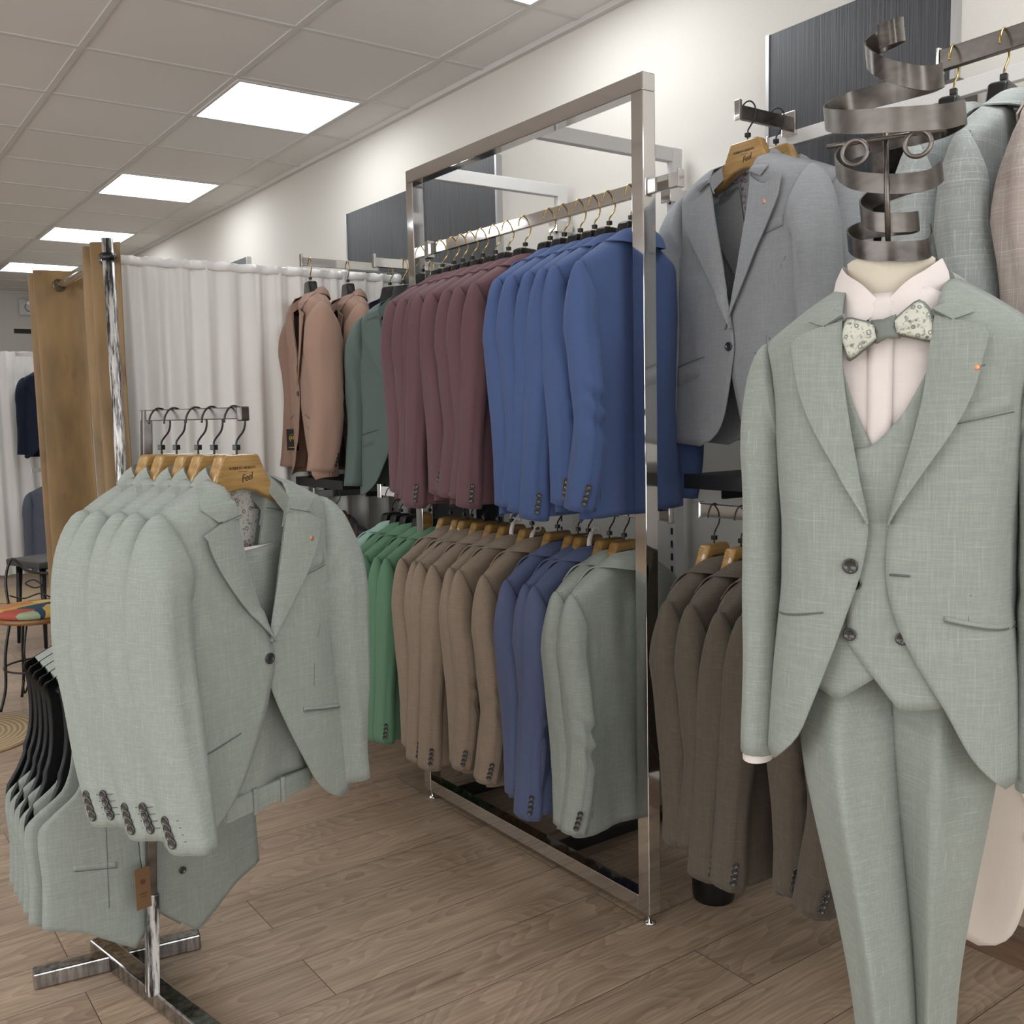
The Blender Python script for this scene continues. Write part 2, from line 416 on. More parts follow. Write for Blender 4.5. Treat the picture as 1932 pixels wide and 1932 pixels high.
    # sleeve -------------------------------------------------
    def ring(s, sd, t):
        """t<1: around the armhole; t 1..2: down to the cuff. returns centre, outer axis, half sizes"""
        A = Vector((s.sh-s.inset, 0, s.armpit))
        if t < 1:
            th = t*pi/2; top = Vector((s.sh, 0, -s.drop-.001)); hw = 2*s.R1; q = math.sin(th)
            ox = top.x+(A.x+hw-top.x)*q**1.1; oz = A.z+(top.z-A.z)*math.cos(th)**.8
            O_ = Vector((ox, 0, oz)); d = (O_-A); rr = d.length/2; d.normalize(); ry = s.ry0+(s.ry1-s.ry0)*t
            c = (A+O_)/2
        else:
            u = t-1; d = Vector((1, 0, 0)); r1 = s.R1+(s.cuff[0]-s.R1)*u; ry = s.ry1+(s.cuff[1]-s.ry1)*u**.9
            zc = s.armpit+(-(s.slen+s.dl[sd]+s.drop)-s.armpit)*u
            c = Vector((A.x+s.R1+s.sdx*u, (s.sy if sd < 0 or s.syr is None else s.syr)*u**1.5+s.bend*math.sin(u*pi), zc)); rr = r1
            d = Vector((1, 0, -.0))
        return c, d, rr, ry
    def spt(s, sd, t, ph, off=0):
        c, d, rr, ry = s.ring(sd, t); u = max(0, t-1)
        n = noise.noise(Vector((math.cos(ph)*1.6+s.seed*5+sd, math.sin(ph)*1.6, c.z*7)))
        side = max(0, math.cos(ph-s.cph))
        crease = sum(a_*math.exp(-((u-u0-.05*math.cos(ph+s.seed))/w_)**2) for u0, w_, a_ in ((.30, .022, .5), (.37, .03, -.9), (.43, .022, .7), (.50, .035, -.8), (.58, .02, .35)))*side
        fold = noise.noise(Vector((math.cos(ph)*3.2+s.seed*9, math.sin(ph)*3.2, c.z*2.4)))
        k = 1+(n*.12+crease*s.ck+fold*.15)*min(1, max(0, t-.3)*1.5)*(s.amp/.004)**.5
        if t < 1: k *= 1
        p = c+d*(rr*k+off)*math.cos(ph)+Vector((0, (ry*k+off)*math.sin(ph)*(1-.45*max(0, math.cos(ph))*max(0, 1-t*.8)), 0))
        if t > 1: p.z += -.012*math.sin(ph)*u*.4
        return (p.x*sd, p.y, p.z)
    def sleeve(s, sd, n=26):
        ts = [i/9*.999 for i in range(10)]+[1+i/26 for i in range(1, 27)]
        rows = [[s.spt(sd, t, 2*pi*j/n) for j in range(n)] for t in ts]
        c0 = s.ring(sd, 0)[0]; rows.insert(0, [(p[0]*.5+(c0.x-.03)*sd*.5, p[1]*.45, p[2]*.45+c0.z*.55) for p in rows[0]])
        c = s.ring(sd, 2)[0]
        rows.append([tuple(Vector(p)*.74+Vector((c.x*sd, c.y, c.z))*.26) for p in rows[-1]])
        rows.append([(p[0], p[1], p[2]+.05) for p in rows[-1]])
        return sheet(rows, closed=True, flip=sd < 0)
    def strip(s, pts, wd=.0022, side=-1, off=.0012):
        """thin seam strip following the cloth, coloured as seam shade; pts are (x,z)"""
        P = smoothpath([(x, 0, z) for x, z in pts], 8); rows = []
        for i, p in enumerate(P):
            d = (P[min(i+1, len(P)-1)]-P[max(0, i-1)]).normalized(); nrm = Vector((d.z, 0, -d.x))
            rows.append([s.on(p.x+nrm.x*k*wd/2, p.z+nrm.z*k*wd/2, side, off) for k in (-1, 1)])
        return sheet(rows)
    def welt(s, x0, z0, x1, z1, h, off=.004):
        rows = []
        for i in range(13):
            u = i/12; x = x0+(x1-x0)*u; z = z0+(z1-z0)*u
            rows.append([s.on(x, z+h*k, -1, o) for k, o in ((0, .0), (.03, off), (.97, off), (1, .0))])
        return sheet(rows)
def disc_button(r=.010, mat=HORN):
    return MB().lathe([(r*.2, 0), (r, 0), (r*1.02, .002), (r*.9, .0036), (r*.72, .0030), (r*.66, .0022), (r*.25, .0024), (0.0001, .0016)], n=16, axis='y').me()
BUT = disc_button(.0105); BUTS = disc_button(.0072)
PIN = MB().lathe([(.004, 0), (.0056, .0005), (.0054, .0018), (.004, .0026), (.0001, .0026)], n=12, axis='y').me()
def place(o, p, nrm=(0, -1, 0)):
    o.location = p
    q = Vector((0, -1, 0)).rotation_difference(Vector(nrm).normalized()); o.rotation_mode = 'QUATERNION'; o.rotation_quaternion = q
    return o
def bow(o, b):
    """the contoured hanger pushes the shoulders forward"""
    for ch in o.children:
        if ch.location.length < 1e-6 and ch.data:
            if not ch.data.get('bowed'):
                for v in ch.data.vertices: v.co.y -= b*min(1.6, (v.co.x/.2)**2)
                ch.data['bowed'] = 1
        else: ch.location.y -= b*min(1.6, (ch.location.x/.2)**2)
        bow(ch, b)
def build_jacket(J, k, label, loc, rz=0, group=None, detail=True, lin=None, scale=1, name='suit_jacket', bsize=1, flaps=False, pin=True):
    t = thing(name, label, 'jacket', loc, rz, group); m = cloth(k); sm = seam_mat(k)
    t.scale = (scale,)*3
    for sd, nm in ((-1, 'front_panel'), (1, 'front_panel')):
        o = add(nm, J.front(sd), m, t, .0025)
    bk = add('back_panel', J.back(), m, t, .0025)
    add('lining', J.lining(), lin or BLACKS, t)
    add('collar', J.collar(), m, t, .003, split=True)
    for sd in (-1, 1):
        if detail or k in ('grey', 'sage'):
            a_ = J.cf[0] if J.cf else (J.nk*.80, -.068); b_ = J.cf[1] if J.cf else (J.tip[0]-.038, J.tip[1]+.020)
            add('gorge_seam', J.strip([(sd*a_[0], a_[1]), (sd*(a_[0]+b_[0])/2, (a_[1]+b_[1])/2), (sd*b_[0], b_[1])], .002, -1, .0125+J.lift), sm, t)  # dark strip paints the shade in the lapel notch
        lp = add('lapel', J.lapel(sd), m, t, .003, split=True)
        if sd > 0 and detail and pin:
            x = key(J.ER, .17)+.062; z = -.135
            p = place(add('lapel_pin', PIN.copy(), COPPER, lp), J.on(x, z, -1, .013)); p['label'] = 'small copper lapel pin'
            add('buttonhole', MB().obar((x-.012, p.location.y+.0015, z-.004), (x+.012, p.location.y+.0015, z+.003), .0012, .002).me(), sm, lp)
        sl = add('sleeve', J.sleeve(sd), m, t, .0025)
        if detail or sd < 0 or sd > 0:
            for i in range(4):
                ph = R_(J.bph-4*i*.5); tt = 1.86+.030*i
                p = Vector(J.spt(sd, tt, ph, .001)); c0 = J.ring(sd, tt)[0]; nv = Vector((math.cos(ph)*sd*1.5, math.sin(ph), 0))
                b = add('cuff_button', (BUT if bsize > 1 else BUTS).copy(), HORN, sl); place(b, p, nv)
                if detail:
                    ph2 = ph-R_(26); q = Vector(J.spt(sd, tt, ph2, .001)); q.z += .004
                    add('buttonhole', MB().obar(p, q, .0013, .0013).me(), sm, sl)
    if detail:
        v = J.button_v; x = key(J.EL, v)-.016
        place(add('front_button', disc_button(.0115), HORN, t), J.on(x, J.z(x, v), -1, .009))
        add('breast_pocket', J.welt(.075, -.215, .165, -.195, .024, .002), m, t, .001)
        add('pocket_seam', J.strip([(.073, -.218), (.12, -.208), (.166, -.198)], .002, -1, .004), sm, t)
        for sd in (-1, 1):
            x0 = .085*sd; x1 = .195*sd; zz = -.50
            add('hip_pocket', J.welt(x0, zz, x1, zz-.022, -.048 if flaps else .010, .004), m, t, .001)
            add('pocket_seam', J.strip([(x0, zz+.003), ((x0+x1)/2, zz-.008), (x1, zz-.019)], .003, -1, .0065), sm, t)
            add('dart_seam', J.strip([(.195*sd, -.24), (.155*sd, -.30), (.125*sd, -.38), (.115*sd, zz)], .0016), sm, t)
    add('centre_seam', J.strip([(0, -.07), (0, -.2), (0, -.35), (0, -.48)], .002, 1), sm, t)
    for sd in (-1, 1):
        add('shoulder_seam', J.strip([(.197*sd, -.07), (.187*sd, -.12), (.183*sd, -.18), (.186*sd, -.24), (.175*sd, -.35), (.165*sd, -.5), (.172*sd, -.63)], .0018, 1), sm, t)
    if J.fw: bow(t, J.fw)
    return t

# ------------------------------------------------------------------ hangers
def hanger_meshes():
    half = [(0, .046), (.044, .046), (.050, .040), (.060, .020), (.074, -.008), (.09, -.020), (.12, -.036), (.16, -.052), (.188, -.068), (.190, -.082), (.16, -.076), (.12, -.066), (.085, -.056), (.065, -.044), (.035, -.030), (0, -.025)]
    poly = half+[(-x, z) for x, z in reversed(half[1:-1])]
    body = MB().prism(poly, -.015, .015).me()
    hook = MB().tube(smoothpath([(0, 0, .046), (0, 0, .064), (.0015, 0, .072), (.010, 0, .081), (.022, 0, .093), (.027, 0, .110), (.0235, 0, .127), (.012, 0, .1395), (-.002, 0, .1428), (-.016, 0, .137), (-.026, 0, .124), (-.029, 0, .110)], 4), .0021, 8).me()
    nut = MB().box(-.006, .006, -.006, .006, .054, .065).me()
    # plastic hanger: slimmer with a rounded neck
    h2 = [(0, .047), (.028, .047), (.040, .042), (.048, .020), (.062, -.010), (.09, -.026), (.14, -.046), (.188, -.070), (.190, -.080), (.14, -.064), (.09, -.048), (.05, -.036), (.02, -.024), (0, -.02)]
    poly2 = h2+[(-x, z) for x, z in reversed(h2[1:-1])]
    return body, hook, nut, MB().prism(poly2, -.017, .017).me()
HB, HH, HN, HP = hanger_meshes()
TXT1 = text_mesh('ROBERTO VICENTTI', .0078, 0, 1.0); TXT2 = text_mesh('Feel', .021, .35, .9); TXT3 = MB().box(-.012, .012, -.0002, .0002, -.0004, .0004).me()
def proto_hanger(kind):
    t = thing('coat_hanger', 'hanger', 'hanger')
    if kind == 'wood':
        b = add('hanger_body', HB.copy(), WOODH, t, 0, .006); b.modifiers['bevel'].segments = 3
        for me, p in ((TXT1, (0, -.0156, .018)), (TXT3, (0, -.0156, .011)), (TXT2, (.010, -.0156, -.002))):
            o = add('brand_print', me.copy(), INK, b, smooth=False); o.location = p
            if me is TXT2: o.rotation_euler = (0, R_(-12), 0)
        add('hook', HH.copy(), BLACKW, t); add('hook_nut', HN.copy(), BLACKP, t, 0, .001, False)
    else:
        b = add('hanger_body', HP.copy(), BLACKP, t, 0, .007); b.modifiers['bevel'].segments = 3
        add('hook', HH.copy(), BRASS if kind == 'brass' else BLACKW, t); add('hook_nut', HN.copy(), BLACKP, t, 0, .001, False)
    reg(t); return t
HPRO = {}
NH = [0]
def hanger(kind, label, loc, rz, group, scale=1):
    if kind not in HPRO:
        HPRO[kind] = o = proto_hanger(kind)
    else: o = copy_tree(HPRO[kind])
    o.name = 'wooden_hanger' if kind == 'wood' else 'plastic_hanger'
    if kind not in HUSED: HUSED[kind] = 1
    tag(o, label, 'hanger', group); o.location = loc; o.rotation_euler = (0, 0, rz); o.scale = scale if isinstance(scale, tuple) else (scale,)*3
    return o
HUSED = {}
def recolor(t, k, frm):
    """give a copied jacket its own cloth"""
    a, b = cloth(frm), cloth(k); sa, sb = seam_mat(frm), seam_mat(k)
    def go(o):
        for s in o.material_slots:
            mm = s.material
            if mm in (a, sa):
                s.link = 'OBJECT'; s.material = b if mm is a else sb
        for c in CH.get(o.as_pointer(), []): go(c)
    go(t)

# ------------------------------------------------------------------ room shell
room = {}
fl = MB().box(-4, WX, -2.6, 11.5, -.05, 0).me(); struct(add('floor', fl, floor_mat(), smooth=False))
cm = painted('ceiling tile', (222, 218, 213), .5, .95, 300)
struct(add('ceiling', MB().box(-4, WX, -2.6, 11.5, CEIL, CEIL+.05).me(), cm, smooth=False))
wm = painted('warm white wall', (208, 204, 195), .08, .8)
struct(add('wall_right', MB().box(WX, WX+.1, -2.6, 11.5, 0, CEIL).me(), wm, smooth=False))
struct(add('wall_left', MB().box(-4.1, -4, -2.6, 11.5, 0, CEIL).me(), wm, smooth=False))
struct(add('wall_far', MB().box(-4, WX, 11.5, 11.6, 0, CEIL).me(), wm, smooth=False))
struct(add('wall_back', MB().box(-4, WX, -2.7, -2.6, 0, CEIL).me(), wm, smooth=False))
pane = plain('fill light pane', (255, 255, 255), .2, 0, 0, (236, 244, 255), 1.0)  # glowing pane, added to go with the fill lights
def added_window(n, ax, a0, a1, at):  # unseen windows, added behind the fill lights
    m_ = MB(); p_ = MB(); k = 4
    def bx(m, u0, u1, z0, z1, d0, d1):
        m.box(u0, u1, at+d0, at+d1, z0, z1) if ax == 'x' else m.box(at+d0, at+d1, u0, u1, z0, z1)
    for i in range(k+1):
        u = a0+(a1-a0)*i/k; bx(m_, u-.03, u+.03, .42, 2.48, 0, .05)
    for z in (.42, 2.44): bx(m_, a0, a1, z-.03, z+.03, 0, .05)
    bx(p_, a0, a1, .45, 2.42, .004, .012)
    f = struct(add('added_window_%d' % n, m_.me(), gm_, smooth=False)); add('pane', p_.me(), pane, f, smooth=False)
gm_ = painted('window frame paint', (70, 70, 72), .05, .5)
added_window(1, 'x', -3.6, 2.0, -2.6); added_window(2, 'y', 0.0, 6.0, -4.0)
bbm = wood('brown baseboard', (92, 70, 54), (122, 96, 76), .5, .1, (40, 3, 40))
struct(add('baseboard_right', MB().box(WX-.07, WX, -2.6, 11.5, 0, .07).me(), bbm, smooth=False))
struct(add('baseboard_far', MB().box(-4, WX, 11.48, 11.5, 0, .07).me(), bbm, smooth=False))
gm = painted('white ceiling grid', (206, 202, 197), .05, .6)
g = MB()
GX = [2.13-.59*i for i in range(0, 11)]; GY = [3.985+.598*i for i in range(-11, 13)]
for x in GX: g.box(x-.012, x+.012, -2.6, 11.5, CEIL-.005, CEIL)
for y in GY: g.box(-4, WX, y-.012, y+.012, CEIL-.0048, CEIL)
g.box(WX-.025, WX, -2.6, 11.5, CEIL-.02, CEIL); g.box(-4, WX, 11.47, 11.5, CEIL-.02, CEIL)
struct(add('trim_1', g.me(), gm, smooth=False))
em = plain('light diffuser', (255, 255, 255), .5, 0, 0, (246, 250, 255), PANEL)
def light_panel(x0, y0, lab):
    t = thing('ceiling_light', lab, 'ceiling light', (x0+.295, y0+.299, CEIL-.006), 0, 'square panel lights in the tile ceiling')
    fr = MB()
    for a in ((-.283, .283, -.287, -.272), (-.283, .283, .272, .287), (-.283, -.27, -.272, .272), (.27, .283, -.272, .272)): fr.box(*a, -.006, .004)
    add('frame', fr.me(), gm, t, smooth=False)
    d = add('diffuser', MB().box(-.27, .27, -.272, .272, -.003, .003).me(), em, t, smooth=False)
    return t
ordn = ['nearest', 'second nearest', 'third nearest', 'fourth', 'farthest']
for j, y in enumerate((.397, 2.191, 3.985, 5.779, 7.573, 9.367)):
    lab = ['bright square ceiling light above the rightmost rack behind the frame edge', 'bright ceiling light cut off by the top edge of the frame', 'large bright square ceiling light nearest the camera in the row',
           'bright square ceiling light second in the row along the wall', 'bright ceiling light above the white curtained fitting room', 'farthest bright ceiling light, above the brown curtain rod'][j]
    light_panel(1.54, y, lab)
for x0 in (-.82, -3.18):
    for y in (-1.397, .397, 2.191, 5.779, 9.367): light_panel(x0, y, 'square ceiling light on the other side of the shop')
light_panel(1.54, -1.397, 'square ceiling light behind the camera')

# dark ribbed wall panels
spm = slat_panel_mat(); alu = plain('aluminium edge', (190, 190, 190), .35, .8)
def wall_panel(y0, y1, z0, z1, lab):
    t = thing('wall_panel', lab, 'wall panel', (WX-.012, (y0+y1)/2, z0), 0, 'dark ribbed panels on the right wall'); h = (y1-y0)/2
    add('board', MB().box(-.012, .012, -h, h, 0, z1-z0).me(), spm, t, smooth=False)
    for s_ in (-1, 1): add('edge_strip', MB().box(-.016, .012, h*s_-.006, h*s_+.006, 0, z1-z0).me(), alu, t, smooth=False)
wall_panel(1.38, 1.945, 1.2, 2.42, 'large dark ribbed wall panel behind the coil head mannequin')
wall_panel(2.74, 3.30-.05, 1.2, 2.40, 'dark ribbed wall panel mostly hidden behind the chrome frame top bar') if False else None
wall_panel(3.31, 3.88, .2, 2.39, 'dark ribbed wall panel seen through the left half of the chrome frame')
wall_panel(4.0, 4.64, .2, 2.385, 'dark ribbed wall panel left of the chrome frame above the pink jackets')
wall_panel(6.01, 6.5, .2, 2.365, 'small far wall panel peeping over the white curtain')

# ------------------------------------------------------------------ chrome gondola frame
fr = thing('display_frame', 'tall chrome rectangular display frame standing over the two rows of jackets', 'display frame', (1.74, 2.39, 0))
def bar_mesh(a, b, wd, ht=None): return MB().obar(a, b, wd, ht or wd).me()
T = .042; Y0, Y1 = -.555, .555
for y in (Y0, Y1): add('post', MB().box(-T/2, T/2, y-T/2, y+T/2, .035, 2.135).me(), CHROME, fr, 0, .002, False)
add('top_bar', MB().box(-T/2, T/2, Y0-T/2, Y1+T/2, 2.135, 2.178).me(), CHROME, fr, 0, .002, False)
add('bottom_bar', MB().box(-T/2, T/2, Y0+T/2, Y1-T/2, .035, .078).me(), CHROME, fr, 0, .002, False)
for y in (Y0, Y1):
    add('levelling_foot', MB().lathe([(.016, 0), (.017, .006), (.006, .010), (.006, .035)], (0, y, 0), 12).me(), CHROME, fr)
for y in (-.10, .475):
    add('side_bar', MB().box(T/2, .545, y-.013, y+.013, 2.135, 2.178).me(), WHITEP, fr, 0, .002, False)
    up = add('upright', MB().box(.545, .585, y-.015, y+.015, 0, 2.178).me(), WHITEP, fr, 0, .002, False)
    sl = MB()
    for i in range(44): sl.box(.543, .5449, y-.004, y+.004, .2+i*.042, .222+i*.042)
    add('slot', sl.me(), BLACKM, up, smooth=False)
    c = MB().box(.525, .602, y-.022, y+.022, 2.01, 2.05); add('clamp', c.me(), CHROME, up, 0, .002, False)
    add('wall_stud', MB().tube([(.585, y, 2.03), (.619, y, 2.03)], .010, 10).me(), CHROME, up)
    add('foot_bar', MB().box(T/2, .58, y-.02, y+.02, .012, .045).me(), BLACKM, fr, 0, .002, False)
def rail(name, lab, a, b, wd, ht, m=CHROME, ends=True, cat='clothes rail'):
    a = Vector(a); b = Vector(b); t = thing(name, lab, cat, a); d = b-a
    add('bar', bar_mesh((0, 0, 0), d, wd, ht), m, t, 0, .0015, False)
    if ends:
        u = d.normalized()*.006
        add('end_cap', bar_mesh(-u, (0, 0, 0), wd+.006, ht+.008), CHROME, t, 0, .0015, False)
        add('bracket', bar_mesh(d-u*5, d, wd+.012, ht+.02), CHROME, t, 0, .0015, False)
    return t
ZU, ZL = 1.94, 1.108
rail('hanging_rail', 'upper chrome rail carrying the burgundy and blue jackets', (1.79, 1.76, ZU-.018), (1.79, 2.96, ZU-.018), .014, .036)
rail('hanging_rail', 'lower chrome rail carrying the tan, violet blue and sage jackets', (1.79, 1.80, ZL-.016), (1.79, 2.93, ZL-.016), .014, .032)
rail('hanging_rail', 'low pale rail carrying the green jackets left of the chrome frame', (1.79, 2.97, ZL-.030), (1.79, 3.36, ZL-.030), .012, .034, WHITEP)
rail('hanging_rail', 'low chrome rail carrying the dark taupe jackets behind the mannequin', (1.79, 1.69, ZL+.006), (1.79, .30, ZL+.006), .014, .032)
rail('hanging_rail', 'high steel rail at the right edge holding pale checked jackets', (1.79, 1.08, 2.0), (1.79, -.1, 2.0), .016, .038, STEEL)
rail('hanging_rail', 'high pale rail close to the wall under the large dark panel', (2.2, 1.82, 2.07), (2.2, .9, 2.07), .02, .036, WHITEP)
def arm(lab, x, y, z, x1=WX-.02, m=CHROME, drop=0):
    t = thing('garment_rail', lab, 'clothes rail', (x, y, z), 0)
    add('bar', bar_mesh((0, 0, 0), (x1-x, 0, -drop), .014, .034), m, t, 0, .0015, False)
    add('end_stop', MB().box(-.006, .004, -.009, .009, -.02, .030).me(), CHROME, t, 0, .0015, False)
    add('bracket', MB().box(x1-x-.012, x1-x, -.022, .022, -.03-drop, .03-drop).me(), CHROME, t, 0, .0015, False)
    return t
arm('chrome arm holding the two front facing grey jackets', 1.985, 1.746, 2.105, 2.19, STEEL)
arm('chrome arm holding the dusty pink jackets at the white curtain', 1.715, 3.82, 1.995)
arm('chrome arm with dark green jackets just left of the chrome frame', 1.78, 3.32, 1.93)
arm('low chrome arm at the far left end of the shelves holding a plum jacket', 1.80, 3.98, 1.03)
arm('low chrome arm at the right holding the white jacket', 1.72, .93, ZL+.01)

for y0_, y1_, lb in ((1.50, 1.545, 'flat grey upright on the wall seen left of the mannequin rod'), (1.32, 1.38, 'flat grey upright on the wall behind the right side of the coil head')):
    t = thing('wall_upright', lb, 'upright', (2.27, (y0_+y1_)/2, 0)); h = (y1_-y0_)/2
    add('strip', MB().box(-.012, .075, -h, h, 0, 2.12).me(), STEEL, t, 0, .002, False)
# black shelves and backboards
def shelf(lab, x0, x1, y0, y1, z, th=.038):
    t = thing('wall_shelf', lab, 'shelf', ((x0+x1)/2, (y0+y1)/2, z-th)); a = (x1-x0)/2; b = (y1-y0)/2
    add('board', MB().box(-a, a, -b, b, 0, th).me(), BLACKM, t, 0, .002, False)
    for s_ in (-1, 1): add('bracket', MB().box(-a+.12, a, s_*(b-.03)-.006, s_*(b-.03)+.006, -.035, 0).me(), BLACKP, t, smooth=False)
shelf('black shelf board below the dusty pink jackets', 1.76, 2.34, 3.62, 4.08, 1.105)
shelf('black shelf board right of the chrome frame, under the blue jackets', 1.90, 2.34, 1.25, 1.86, 1.19)
bb = thing('backboard', 'black vertical backboard behind the green jackets', 'panel', (2.20, 3.58, 0))
add('board', MB().box(-.01, .01, -.24, .24, 0, 1.06).me(), BLACKM, bb, smooth=False); add('edge_strip', MB().box(-.014, .012, -.25, -.24, 0, 1.06).me(), alu, bb, smooth=False)
bin_ = thing('storage_bin', 'small black bin on the floor under the dark taupe jackets', 'bin', (1.98, 1.83, 0))
add('body', MB().lathe([(.055, .0), (.058, .01), (.075, .34), (.07, .34), (.052, .02)], n=20).me(), BLACKP, bin_)
add('rim', MB().lathe([(.072, .33), (.079, .333), (.079, .345), (.072, .348)], n=20).me(), BLACKP, bin_)

# ------------------------------------------------------------------ rows of jackets
JR = [Jacket(seed=k*1.7+.4, Df=.030, Db=.030, r=.03, amp=.008, sh=.205, inset=.035, fw=.0, ck=.22, R1=.033, ry0=.036, ry1=.044, cuff=(.026, .040), slen=.585+.03*(k % 2), L=.675, drop=.066, cph=(2.4, 3.6, 1.4)[k], bend=(.02, -.004, .028)[k],
             W=[(0, .205), (.1, .197), (.3, .190), (.55, .182), (.8, .20), (1, .21)], sy=(.03, -.03, .0)[k], armpit=-.225, vent=.03) for k in range(3)]
ROWP = []
for k in range(3):
    t = build_jacket(JR[k], 'burgundy', 'x', (0, 0, 0), detail=False, bsize=2 if k == 0 else 1); reg(t); ROWP.append([t, 0])
ORD = ['first', 'second', 'third', 'fourth', 'fifth', 'sixth', 'seventh', 'eighth']
def row_jacket(k, vi, label, loc, rz, group, scale=1):
    p = ROWP[vi]
    if p[1] == 0: t = p[0]; c = copy_tree(t); ROWP[vi][0] = c; p[1] = 1; src = t
    else: src = copy_tree(p[0])
    tag(src, label, 'jacket', group); src.location = loc; src.rotation_euler = (0, 0, rz); src.scale = (scale*1.0,)*3
    recolor(src, k, 'burgundy'); return src
HK = .141
rr = random.Random(3)
def hang_row(k, ys, x, ztop, kind, nm, where, group, rz0=188, sc=1.045, hk=None):
    n = len(ys)
    for i, y in enumerate(ys):
        rz = R_(rz0+rr.uniform(-3.5, 3.5)); z0 = ztop-HK; s_ = sc*(1+rr.uniform(-.015, .02))
        num = ('one', 'two', 'three', 'four', 'five', 'six', 'seven', 'eight')[n-1]
        lab = nm+' '+where if n == 1 else '%s, %s from the left of %s %s' % (nm, ORD[i], num, where)
        if i == n-1 and n > 1: lab = '%s, rightmost of the %s %s' % (nm, num, where)
        row_jacket(k, (i*2+(i//3)) % 3, lab, (x, y, z0), rz, group, s_)
        kd = kind if isinstance(kind, str) else kind[i % len(kind)]
        hanger(kd, ('wooden' if kd == 'wood' else 'black')+' hanger of the '+('' if n == 1 else ORD[i]+' ' if i < n-1 else 'rightmost ')+nm+('' if n == 1 or i == n-1 else ' from the left'), (x, y, z0), rz-pi, ('wooden' if kd == 'wood' else 'black')+' hangers of the '+group, (.93, 1, 1))
hang_row('burgundy', [2.86, 2.79, 2.735, 2.68, 2.62, 2.55, 2.48, 2.395], 1.79, ZU, 'brass', 'burgundy suit jacket', 'on the upper rail', 'burgundy jackets on the upper rail')
hang_row('blue', [2.275, 2.21, 2.14, 2.08, 2.02, 1.935], 1.79, ZU, 'brass', 'bright blue suit jacket', 'on the upper rail', 'blue jackets on the upper rail')
hang_row('tan', [2.855, 2.77, 2.725, 2.65, 2.57, 2.495, 2.39], 1.79, ZL, 'wood', 'tan linen suit jacket', 'on the lower rail', 'tan jackets on the lower rail')
hang_row('violet', [2.265, 2.17, 2.125], 1.79, ZL, 'wood', 'violet blue suit jacket', 'on the lower rail', 'violet blue jackets on the lower rail')
hang_row('sage', [2.035, 1.975], 1.79, ZL, 'wood', 'pale sage linen jacket', 'on the lower rail', 'sage jackets on the lower rail')
hang_row('mint', [3.27], 1.79, ZL-.015, 'black', 'pale mint jacket', 'on the low rail left of the green ones', 'mint jacket on the low rail')
hang_row('green', [3.20, 3.13, 3.04, 2.97], 1.79, ZL-.015, 'black', 'grass green suit jacket', 'left of the frame', 'green jackets on the low rail')
hang_row('taupe', [1.65, 1.565, 1.49, 1.405, 1.315, 1.22], 1.79, ZL+.022, 'wood', 'dark taupe linen jacket', 'behind the mannequin', 'dark taupe jackets on the low rail', sc=.965)
hang_row('fog', [1.055, .96], 1.79, 2.019, 'brass', 'pale grey green checked jacket', 'at the right edge', 'pale checked jackets on the high rail', rz0=191)
hang_row('blush', [.855], 1.79, 2.019, 'brass', 'pinkish grey checked jacket', 'at the right edge of the picture', 'pinkish jacket on the high rail', rz0=191)
# the spare prototype copies are not needed
for p in ROWP:
    def kill(o):
        for c in CH.get(o.as_pointer(), []): kill(c)
        bpy.data.objects.remove(o)
    kill(p[0])

# ------------------------------------------------------------------ jackets hung facing the aisle
JF = Jacket(seed=2.2, lift=.003)
FRONT = {}
def front_jacket(k, label, hl, x, y, ztop, rz, group, kind='wood', J=None, sc=1, **kw):
    J = J or JF; z0 = ztop-HK
    build_jacket(J, k, label, (x, y, z0), rz, group, lin=LININGS.get(k), scale=sc, **kw)
    hanger(kind, hl, (x, y, z0), rz, 'hangers of the '+group if group else None, (.95, 1, 1))
JG = Jacket(seed=5.1, L=.72, tip=(.165, -.078), peak=True, lift=.004, cf=((.064, -.052), (.100, -.070), (.118, -.054), (.108, -.018)), brk=.60, lap=[(0, 0), (.3, .030), (.6, .062), (.85, .090), (1, .10)],
            EL=[(0, -.074), (.16, -.058), (.34, -.030), (.60, .012), (.66, .016), (.74, .006), (.85, -.01), (.93, -.03), (.975, -.06), (1, -.10)],
            ER=[(0, .074), (.16, .058), (.34, .030), (.60, -.010), (.66, -.012), (.74, .0), (.85, .02), (.93, .04), (.975, .07), (1, .11)], button_v=.66, seedless=0)
front_jacket('grey', 'light grey peak lapel jacket facing out, front one on the chrome arm', 'wooden hanger of the front light grey jacket', 2.02, 1.746, 2.135, R_(-90), 'grey jackets on the chrome arm', J=JG, flaps=True)
front_jacket('grey', 'light grey jacket hanging directly behind the front grey one', 'wooden hanger of the second light grey jacket', 2.13, 1.746, 2.135, R_(-86), 'grey jackets on the chrome arm', J=JG, flaps=True)
front_jacket('rose', 'dusty pink jacket nearest the white curtain, with a black swing tag', 'black hanger of the left dusty pink jacket', 1.75, 3.82, 2.012, R_(-100), 'dusty pink jackets', 'brass', flaps=True)
front_jacket('rose', 'dusty pink jacket, right one of the pair beside the dark green jacket', 'black hanger of the right dusty pink jacket', 1.92, 3.82, 2.012, R_(-100), 'dusty pink jackets', 'brass', flaps=True)
front_jacket('navy', 'dark navy jacket glimpsed between the pink and the dark green jackets', 'black hanger of the dark navy jacket beside the pink ones', 2.12, 3.82, 2.012, R_(-80), None, 'brass')
front_jacket('bottle', 'dark green jacket with flap pockets at the left of the chrome frame', 'black hanger of the front dark green jacket', 1.90, 3.32, 1.948, R_(-74), 'dark green jackets', 'brass', flaps=True)
